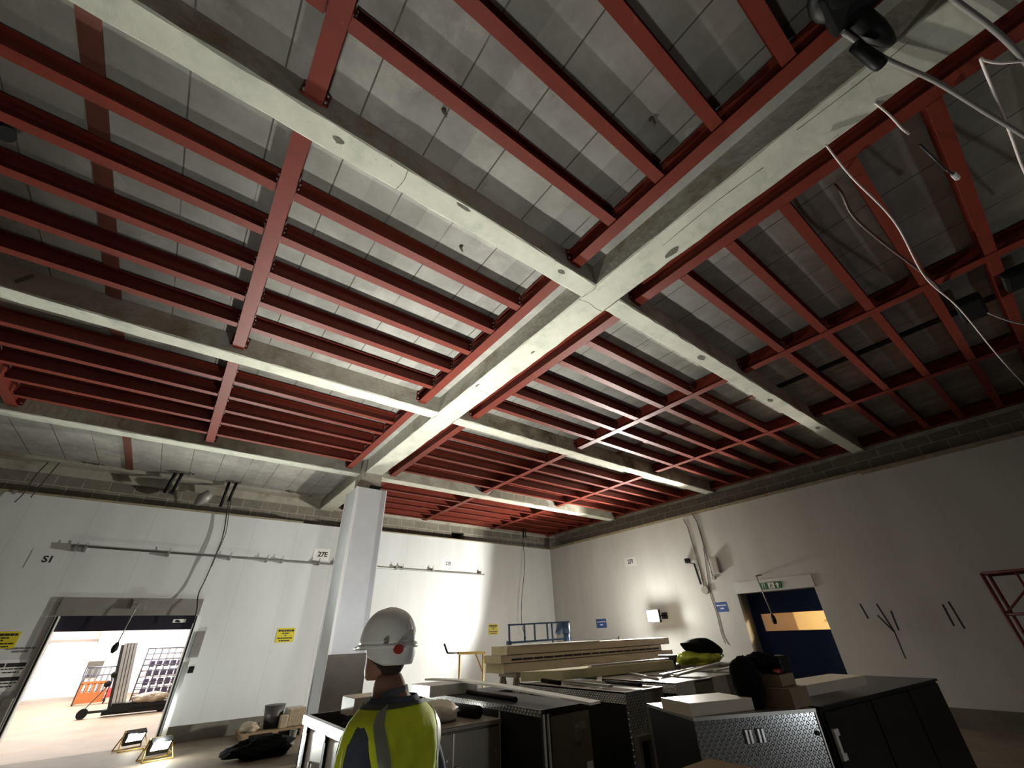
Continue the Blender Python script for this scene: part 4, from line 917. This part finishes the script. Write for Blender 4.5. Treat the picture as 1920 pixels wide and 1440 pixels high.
for i, (y, z, zt) in enumerate(((9.76, 1.18, 1.47), (9.60, 1.18, 1.40), (9.47, 1.18, 1.33))):
    single('wall_rod', MB().tube([(11.42, y, 0), (11.45, y-.02, zt)], .018, 7), 'tape2', f'{ORD[i]} dark rod from the left leaning on right wall behind panels', 'rod', group='dark rods leaning on the right wall')
# blue frame with motors on the stack
bf = thing('blue_frame', 'blue painted steel frame with motors lying on the panel stack', 'frame', (6.3, 7.75, 1.42))
x0, x1, y, z0, z1 = 5.80, 7.52, 7.80, 1.47, 1.78
f = MB().bar((x0, y, z0), (x1+.05, y, z0+.03), .035).bar((x0, y, z1), (x1+.02, y, z1+.04), .03)
f.build('rail', 'blue', bf, world=True)
for x in (x0+.02, x0+.42, x0+.70, x0+1.06, x0+1.20): MB().bar((x, y, 1.44 if x > 6.9 else z0), (x, y, z1+.02), .028).build('upright', 'blue', bf, world=True)
MB().cyl((x1-.10, y, 1.45), (x1-.10, y, 1.60), .07, 14).cyl((x1-.10, y, 1.60), (x1-.10, y, 1.80), .09, 14).build('motor', 'blue', bf, world=True)
MB().cyl((x1-.36, y, 1.60), (x1-.26, y, 1.78), .06, 14).build('motor', 'blue', bf, world=True)
MB().box(x0-.03, x0+.04, y-.04, y+.04, 1.436, 1.50).build('foot', 'blue', bf, world=True)
# yellow crank stand
ys = thing('crank_stand', 'yellow tubular stand with black crank handle left of panel stack', 'stand', (5.35, 8.4, 0))
yy = 8.4
MB().bar((4.98, yy, 1.33), (5.62, yy, 1.31), .05).build('top_bar', 'yellowtube', ys, world=True)
for x in (5.02, 5.58): MB().tube([(x, yy, 1.30), (x, yy, 0)], .020, 8).build('leg', 'yellowtube', ys, world=True)
MB().bar((5.56, yy, 1.0), (5.40, yy, 1.3), .02).build('brace', 'yellowtube', ys, world=True)
MB().tube([(4.98, yy, 1.335), (4.74, yy, 1.345)], .015, 8).build('crank', 'pipe', ys, world=True)
MB().tube([(4.74, yy, 1.345), (4.70, yy, 1.42), (4.66, yy, 1.50)], .020, 8).build('grip', 'black', ys, world=True)

# ------------------------------------------------------------------ left floor clutter
pt = thing('pallet', 'timber pallet by back wall left of the column', 'pallet', (2.55, 11.75, 0), 0)
MB().box(1.95, 3.15, 11.35, 12.2, .11, .14).build('deck', 'wood', pt, world=True)
for x in (1.98, 2.50, 3.03): MB().box(x, x+.10, 11.35, 12.2, 0, .11).build('bearer', 'wood', pt, world=True)
single('bucket', MB().tube([(2.52, 11.7, .141), (2.52, 11.7, .52)], [.15, .20], 20), 'bucket', 'dark plastic bucket standing on the pallet', 'bucket')
single('wrapped_carton', MB().cbox(2.76, 3.12, 11.45, 11.9, .141, .44, .03), 'plasticwrap', 'brown carton in shiny wrap on right of pallet', 'carton')
single('wrapped_carton', MB().cbox(2.60, 2.75, 11.37, 11.49, .141, .36, .02), 'plasticwrap', 'small wrapped carton beside bucket on the pallet', 'carton')
single('plastic_sack', MB().lump((2.10, 11.6, .20), .16, .18, .09, .3, 1.8, 7, floor=.142), 'plasticwrap', 'pale plastic sack on left end of the pallet', 'sack')
dc = MB().lump((2.05, 9.85, .12), .46, .30, .15, .4, 1.7, 21, floor=.003)
single('black_tarpaulin', dc, 'blackcloth', 'black crumpled coat lying on floor left of column', 'coat')
single('work_boot', MB().tube([(2.62, 10.3, .0), (2.62, 10.3, .10), (2.63, 10.3, .24)], [.06, .055, .065], 14).lump((2.55, 10.24, .05), .11, .06, .05, .05, 1, 2, floor=0.0, sub=3), 'galv', 'brown grey boot standing behind the black coat', 'boot')
def floor_lamp(label, x, y, ang):
    t = thing('work_light', label, 'work light', (x, y, 0), ang, 'lit work lights on floor by the loading door')
    MB().tube([(-.22, -.10, .02), (.22, -.10, .02), (.16, .06, .30), (-.16, .06, .30), (-.22, -.10, .02)], .012, 8).tube([(-.22, .16, .02), (-.14, .05, .28)], .012, 8).tube([(.22, .16, .02), (.14, .05, .28)], .012, 8).tube([(-.22, .16, .02), (.22, .16, .02)], .012, 8).build('stand', 'yellowtube', t)
    h = MB().obox((0, 0, .20), (.15, 0, 0), (0, .045, .026), (0, -.052, .09)).build('housing', 'black', t)
    MB().obox((0, -.041, .176), (.125, 0, 0), (0, .004, .0023), (0, -.042, .072)).build('lens', 'lens2', h)
    return t
floor_lamp('lit work light on floor in the loading doorway', .30, 12.35, R(20))
floor_lamp('lit work light on floor nearer the camera, right of the doorway', .66, 10.95, R(15))
cable('floor_cable', [(.66, 11.1, .012), (.9, 11.5, .012), (.7, 12.1, .012), (.35, 12.45, .012)], .010, 'yellowtube', 'yellow cable on floor joining the two work lights')

# added fill light, unseen behind the taupe cabinet, brightening ceiling and column
t = thing('work_light', 'upward work light on stand hidden behind the taupe cabinet', 'work light', (2.15, 4.75, 0))
for k in range(3): MB().tube([(0, 0, .55), (.20*math.cos(k*2.1+.5), .28*math.sin(k*2.1+.5), .01)], .012, 8).build('leg', 'yellowtube', t)
MB().tube([(0, 0, .5), (0, 0, .86)], .016, 8).build('pole', 'yellowtube', t)
h = MB().box(-.15, .15, -.10, .10, .86, .93).build('housing', 'black', t)
MB().box(-.13, .13, -.08, .08, .931, .935).build('lens', 'lens2', h)
h = MB().box(-.12, .12, .13, .18, .74, .90).build('housing', 'black', t)
MB().box(-.10, .10, .181, .185, .76, .88).build('lens', 'lens2', h)
MB().box(-.015, .015, .0, .14, .78, .82).build('yoke', 'black', t)

# added fill light on the floor, out of view, brightening the near ceiling
t = thing('work_light', 'upward work light on floor at left of the photographer', 'work light', (-.3, 1.2, 0))
MB().tube([(-.2, -.15, .02), (.2, -.15, .02), (.2, .15, .02), (-.2, .15, .02), (-.2, -.15, .02)], .012, 8).tube([(-.2, 0, .02), (-.2, 0, .22)], .012, 8).tube([(.2, 0, .02), (.2, 0, .22)], .012, 8).build('stand', 'yellowtube', t)
h = MB().box(-.18, .18, -.13, .13, .18, .26).build('housing', 'black', t)
MB().box(-.16, .16, -.11, .11, .261, .265).build('lens', 'lens2', h)

# ------------------------------------------------------------------ floodlight on the right wall
fl = thing('floodlight', 'brilliantly lit floodlight bracketed on the right wall', 'floodlight', (11.0, 7.98, 1.77))
MB().box(10.945, 11.04, 7.78, 8.16, 1.77, 2.08).build('housing', 'black', fl, world=True)
MB().box(10.935, 10.944, 7.80, 8.14, 1.79, 2.06).build('lens', 'lens', fl, world=True)
MB().box(11.04, 11.5, 7.95, 7.99, 1.91, 1.95).box(11.47, 11.5, 7.88, 8.06, 1.85, 2.01).build('bracket', 'black', fl, world=True)
# ------------------------------------------------------------------ the person
PX, PY = .915, 2.06
man = thing('person', 'person in white hard hat and yellow hi vis vest seen from behind', 'person', (PX, PY, 0), R(28))
def skin_mesh(verts, edges, radii, root=0, lv=2):
    me = bpy.data.meshes.new('sk'); me.from_pydata(verts, edges, []); o = bpy.data.objects.new('sk', me); COL.objects.link(o)
    md = o.modifiers.new('s', 'SKIN'); md.use_smooth_shade = True
    for i, r in enumerate(radii):
        sv = me.skin_vertices[0].data[i]; sv.radius = r if isinstance(r, tuple) else (r, r); sv.use_root = (i == root)
    sb = o.modifiers.new('d', 'SUBSURF'); sb.levels = sb.render_levels = lv
    bpy.context.view_layer.update()
    res = bpy.data.meshes.new_from_object(o.evaluated_get(bpy.context.evaluated_depsgraph_get()))
    bpy.data.objects.remove(o); bpy.data.meshes.remove(me); return res
V, E_, RR = [], [], []
def jn(p, r, par=None):
    V.append(p); RR.append(r); i = len(V)-1
    if par is not None: E_.append((par, i))
    return i
pel = jn((0, 0, .92), (.15, .11))
s1 = jn((0, .01, 1.08), (.14, .10), pel); s2 = jn((0, 0, 1.20), (.15, .10), s1); s3 = jn((0, -.01, 1.30), (.11, .08), s2)
n1 = jn((-.024, .008, 1.385), .080, s3); n2 = jn((-.035, .03, 1.50), .068, n1)
hands = []
for s in (-1, 1):
    sh_ = jn((s*.16, -.01, 1.29), .058, s3); el = jn((s*.245, -.05, 1.08), .044, sh_); wr = jn((s*.235, .10, .87), .029, el); pm = jn((s*.225, .13, .80), (.030, .018), wr)
    for k in range(4):
        ox = (k-1.5)*.019; L = (.075, .085, .080, .062)[k]
        b_ = jn((s*.225, .135+ox, .765), .0092, pm); m_ = jn((s*.218, .142+ox, .765-L*.5), .0085, b_); jn((s*.200, .145+ox, .765-L*.9), .0075, m_)
    t1 = jn((s*.205, .170, .80), .011, pm); jn((s*.195, .190, .765), .0095, t1)
    hp = jn((s*.095, 0, .88), .095, pel); kn = jn((s*.10, .02, .48), .060, hp); an = jn((s*.105, -.02, .09), .042, kn); jn((s*.115, .12, .04), (.042, .03), an)
bm_body = skin_mesh(V, E_, RR, pel)
# head: lofted skull, jaw, nose and ears, turned to the left
HY = R(-5); HC = Vector((-.035, .045, 0))
def hd(x, y, z):
    return (HC.x + x*math.cos(HY) - y*math.sin(HY), HC.y + x*math.sin(HY) + y*math.cos(HY), z)
hm = MB(); rings = []
prof = [(1.452, .030, .035, .055), (1.462, .046, .055, .045), (1.485, .058, .078, .026), (1.515, .066, .090, .010), (1.55, .072, .096, .002), (1.585, .075, .099, 0), (1.62, .073, .097, 0), (1.65, .060, .082, 0), (1.672, .036, .05, 0), (1.68, .012, .016, 0)]
for z, w, d, off in prof:
    rings.append([hd(w*math.cos(a), off + d*math.sin(a)*(1 if math.sin(a) > 0 else 1), z) for a in [2*math.pi*k/24 for k in range(24)]])
hm.loft(rings)
hm.loft([[hd(x, y, z) for x, y, z in r] for r in ([(-.006,.092,1.585),(.006,.092,1.585),(.004,.099,1.585),(-.004,.099,1.585)], [(-.010,.095,1.56),(.010,.095,1.56),(.007,.112,1.56),(-.007,.112,1.56)], [(-.014,.092,1.54),(.014,.092,1.54),(.010,.118,1.541),(-.010,.118,1.541)], [(-.012,.09,1.53),(.012,.09,1.53),(.006,.10,1.53),(-.006,.10,1.53)])])
for s in (-1, 1):
    c = Vector(hd(s*.074, -.008, 1.555)); hm.sphere(c, .010, .020, .032, 12, 8)
    hm.sphere(hd(s*.030, .088, 1.573), .013, .009, .009, 10, 6)
hm.sphere(hd(0, .098, 1.508), .024, .010, .006, 12, 6).sphere(hd(0, .097, 1.498), .021, .010, .006, 12, 6)
hme = hm.mesh('hd'); 
b = bmesh.new(); b.from_mesh(bm_body); b.from_mesh(hme); body = bpy.data.meshes.new('body'); b.to_mesh(body); b.free()
for p in body.polygons: p.use_smooth = True
body.materials.append(M['skin']); bo = bpy.data.objects.new('body', body); COL.objects.link(bo); bo.parent = man
# hair at nape and temples
hr = MB(); rings = []
for z, g in ((1.478, .80), (1.495, .92), (1.512, 1.00), (1.525, 1.05), (1.55, 1.045), (1.58, 1.035), (1.61, 1.03)):
    w, d, off = .071*g, .096*g, .002
    rings.append([hd(w*math.cos(a), off-.003 + d*math.sin(a), z - (.0 if math.sin(a) < -.3 else -.02)) for a in [R(165) + R(210)*k/20 for k in range(21)]])
hr.loft(rings, closed=False, capa=False, capb=False).build('hair', 'hair', man)
# hard hat
hh = MB(); rings = []
for k in range(12):
    t = k/11*math.pi/2
    r = max(.001, math.cos(t))**.80
    rings.append([hd(.112*r*math.cos(a), -.004 + .140*r*math.sin(a), 1.578 + .150*math.sin(t)) for a in [2*math.pi*j/32 for j in range(32)]])
hh.loft(rings)
# ridge along crown
hat = hh.build('hard_hat', 'helmet', man)
rg = MB(); rings = []
for k in range(15):
    t = R(25) + R(130)*k/14
    c = (-.004 + .145*math.cos(t)*1.0, 1.578 + .153*math.sin(t))
    rings.append([hd(-.016, c[0]*.97, c[1]-.010), hd(-.010, c[0], c[1]), hd(.010, c[0], c[1]), hd(.016, c[0]*.97, c[1]-.010)])
rg.loft(rings, closed=True).build('crown_ridge', 'helmet', hat)
# peak, brim, nape skirt
pk = MB(); rings = []
for u, dz in ((0, 0), (.4, -.004), (.8, -.010), (1, -.013)):
    rings.append([hd((.108 - .020*u)*math.sin(a), -.004 + .136*math.cos(a) + .060*u*math.cos(a)**.7, 1.585 + dz) for a in [R(-62) + R(124)*j/20 for j in range(21)]]
                 + [hd((.108 - .020*u)*math.sin(a), -.004 + .136*math.cos(a) + .060*u*math.cos(a)**.7, 1.577 + dz) for a in [R(62) - R(124)*j/20 for j in range(21)]])
pk.loft(rings).build('peak', 'helmet', hat)
bd = MB(); rings = []
for z, g in ((1.572, 1.00), (1.570, 1.035), (1.582, 1.035), (1.586, 1.0)):
    rings.append([hd(.112*g*math.cos(a), -.004 + .140*g*math.sin(a), z) for a in [2*math.pi*j/32 for j in range(32)]])
bd.loft(rings, capa=False, capb=False).build('brim', 'helmet_band', hat)
ns = MB(); rings = []
for z, g in ((1.572, 1.0), (1.545, .985), (1.52, .94), (1.508, .90), (1.512, .87), (1.55, .90)):
    rings.append([hd(.109*g*math.cos(a), -.004 + .136*g*math.sin(a), z + .045*max(0, math.sin(a)+.55)) for a in [R(172) + R(196)*j/24 for j in range(25)]])
ns.loft(rings, closed=False, capa=False, capb=False).build('nape_band', 'helmet', hat)
kd = Vector((-.50, -.82, 0)).normalized(); kc = Vector(hd(0, -.004, 1.566)) + kd*.130
MB().cyl(kc - kd*.02, kc + kd*.022, .018, 16).build('adjuster_knob', 'red', hat)
for a, z in ((R(214), 1.60), (R(214), 1.588)):
    q = Vector(hd(.112*math.cos(a), -.004+.14*math.sin(a), z)); MB().sphere(q, .012, .012, .004, 10, 6).build('vent_mark', 'switch', hat)
# clothes
def torso(a, z, infl=0):
    T = [(.78, .38, .25), (.92, .38, .25), (1.05, .39, .25), (1.15, .415, .26), (1.23, .43, .26), (1.285, .42, .24), (1.325, .375, .21), (1.36, .28, .175), (1.385, .205, .155), (1.40, .18, .145), (1.43, .17, .14)]
    for i in range(len(T)-1):
        if z <= T[i+1][0]:
            t = max(0, (z - T[i][0])/(T[i+1][0]-T[i][0])); w = T[i][1]+(T[i+1][1]-T[i][1])*t; d = T[i][2]+(T[i+1][2]-T[i][2])*t; break
    ca, sa = math.cos(a), math.sin(a); e = .78
    cx = -.015*max(0, (z-1.28)/.12)
    return Vector((cx + (w/2+infl)*math.copysign(abs(ca)**e, ca), -.005 + (d/2+infl)*math.copysign(abs(sa)**e, sa), z))
fold = lambda a, z: .007*math.sin(a*7 + z*9) * max(0, min(1, (1.36-z)*6)) + .004*math.sin(a*13 - z*21)*max(0, min(1, (1.36-z)*6))
def shell(a0, a1, z0, z1, na, nz, infl):
    closed = abs(a1-a0) > 6.2
    rings = [[torso(a0+(a1-a0)*j/na, z0+(z1-z0)*k/nz, infl + fold(a0+(a1-a0)*j/na, z0+(z1-z0)*k/nz)) for j in range(na if closed else na+1)] for k in range(nz+1)]
    return MB().loft(rings, closed=closed, capa=False, capb=False)
shell(0, 2*math.pi, .80, 1.398, 64, 40, .010).build('shirt', 'shirt', man)
vest = shell(0, 2*math.pi, .84, 1.378, 96, 44, .022).build('hi_vis_vest', 'hivis', man)
def path_band(pts, w, m, name, parent, infl):
    """band following the vest surface through (angle, height) points"""
    P = wob([(a, z, 0) for a, z in pts], 6); rings = []
    for i, p in enumerate(P):
        d = (P[min(i+1, len(P)-1)] - P[max(i-1, 0)]); sc_ = .2; dd = Vector((d.x*sc_, d.y)).normalized(); nrm = Vector((-dd.y/sc_, dd.x))
        row = []
        for k in (-1, -.33, .33, 1):
            a, z = p.x + nrm.x*w/2*k, min(1.398, p.y + nrm.y*w/2*k)
            row.append(torso(a, z, infl + fold(a, z)))
        rings.append(row)
    return MB().loft(rings, closed=False, capa=False, capb=False).build(name, m, parent)
path_band([(R(226), .86), (R(228), 1.05), (R(227), 1.17), (R(220), 1.27), (R(212), 1.33), (R(206), 1.372)], .055, 'reflect', 'reflective_band', vest, .025)
path_band([(R(308), .86), (R(304), 1.05), (R(304), 1.17), (R(312), 1.27), (R(328), 1.33), (R(340), 1.366)], .055, 'reflect', 'reflective_band', vest, .025)
path_band([(R(60), .86), (R(60), 1.1), (R(60), 1.25), (R(70), 1.35)], .055, 'reflect', 'reflective_band', vest, .025)
path_band([(R(120), .86), (R(120), 1.1), (R(120), 1.25), (R(110), 1.35)], .055, 'reflect', 'reflective_band', vest, .025)
path_band([(R(k), 1.0) for k in range(0, 361, 20)], .055, 'reflect', 'reflective_band', vest, .026)
path_band([(R(k), 1.374) for k in range(0, 361, 20)], .014, 'reflect2', 'neck_trim', vest, .024)
MB().loft([[(-.026 + (.076)*g*math.cos(a), .010 + .074*g*math.sin(a), z + .012*math.sin(a+2.6)) for a in [2*math.pi*j/28 for j in range(28)]] for i, (z, g) in enumerate(((1.37, 1.25), (1.395, 1.06), (1.418, .98), (1.422, .93), (1.419, .74), (1.40, .70)))], capa=False, capb=False).build('collar', 'collar', man)
for s in (-1, 1):
    MB().tube(wob([(s*.130, -.01, 1.29), (s*.172, -.015, 1.275), (s*.212, -.03, 1.19), (s*.250, -.05, 1.08), (s*.245, .02, .98), (s*.236, .095, .885)], 5), [.072 - .0012*i for i in range(26)], 14).build('sleeve', 'shirt', man)
    MB().tube(wob([(s*.085, 0, .93), (s*.10, .01, .72), (s*.10, .02, .48), (s*.105, -.015, .10)], 5), [.118 - .0032*i for i in range(16)], 16).build('trouser_leg', 'trouser', man)
    MB().cbox(s*.11-.05, s*.11+.05, -.08, .19, 0, .09, .03).cyl((s*.107, -.02, .06), (s*.106, -.02, .16), .062, 14).build('boot', 'black', man)
MB().loft([[(.185*g*math.cos(a), .135*g*math.sin(a), z) for a in [2*math.pi*j/28 for j in range(28)]] for z, g in ((.80, .95), (.86, 1.0), (.95, 1.0))], capa=False, capb=False).build('waistband', 'trouser', man)
# ------------------------------------------------------------------ light
def lamp(name, kind, loc, power, col=(1, 1, 1), aim=None, size=.1, **kw):
    d = bpy.data.lights.new(name, kind); d.energy = power; d.color = col
    o = bpy.data.objects.new(name, d); COL.objects.link(o); o.location = loc
    if kind == 'AREA': d.size = size; 
    else: d.shadow_soft_size = size
    for k, v in kw.items(): setattr(d, k, v)
    if aim is not None: o.rotation_euler = (Vector(aim)-Vector(loc)).to_track_quat('-Z', 'Y').to_euler()
    return o
WARM = (1, .97, .89)
lamp('flood_beam', 'SPOT', (10.90, 7.98, 1.93), 3200, WARM, aim=(3, 7.2, 4.0), size=.09, spot_size=R(138), spot_blend=.22)
lamp('flood_spill', 'POINT', (10.86, 7.98, 1.93), 240, WARM, size=.14)
lamp('work_light_beam', 'SPOT', (.66, 10.86, .22), 1700, (.95, 1, .93), aim=(.1, 5.0, 5.0), size=.07, spot_size=R(92), spot_blend=.8)
lamp('work_light_spill', 'POINT', (.66, 10.86, .30), 58, (.93, 1, .97), size=.06)
lamp('work_light_beam', 'SPOT', (.30, 12.25, .22), 1300, (.95, 1, .93), aim=(-.5, 7.5, 5.0), size=.07, spot_size=R(92), spot_blend=.8)
lamp('up_light', 'SPOT', (2.15, 4.75, .955), 1250, (.98, 1, .94), aim=(2.5, 4.6, 5), size=.12, spot_size=R(108), spot_blend=.85)  # added fill for the ceiling glow, from an unseen fixture
lamp('near_up_light', 'SPOT', (-.3, 1.2, .29), 210, (.98, 1, .95), aim=(.1, 1.7, 5), size=.14, spot_size=R(86), spot_blend=.9)  # added fill for the nearest ceiling bays, fixture out of view
lamp('column_light', 'SPOT', (2.15, 4.96, .82), 380, (.97, .98, 1), aim=(2.95, 8.9, 3.2), size=.08, spot_size=R(64), spot_blend=.8)  # added fill to brighten the front face of the column
lamp('hall_light', 'AREA', (-1.5, 18, 3.9), 700, (1, .97, .95), aim=(-1.5, 18, 0), size=6)
lamp('hall_light', 'AREA', (0, 24.5, 3.9), 1500, (1, .97, .95), aim=(0, 25, 0), size=6)
lamp('side_room_light', 'POINT', (14.2, 3.6, 2.7), 700, (1, .80, .50), size=.2)
lamp('rear_work_light', 'AREA', (4.9, -3.6, .7), 22, (.92, .96, 1), aim=(3.2, 2.0, 1.1), size=.4)  # added fill behind the camera for chest highlights and the vest
w = bpy.data.worlds.new('world'); S.world = w; w.use_nodes = True
w.node_tree.nodes['Background'].inputs['Color'].default_value = (1, 1, 1, 1)
w.node_tree.nodes['Background'].inputs['Strength'].default_value = 3.0
vs = S.view_settings; vs.view_transform = 'Standard'; vs.look = 'None'; vs.gamma = 1.0; vs.use_curve_mapping = False; vs.exposure = 0.0
S.cycles.max_bounces = 6; S.cycles.diffuse_bounces = 4
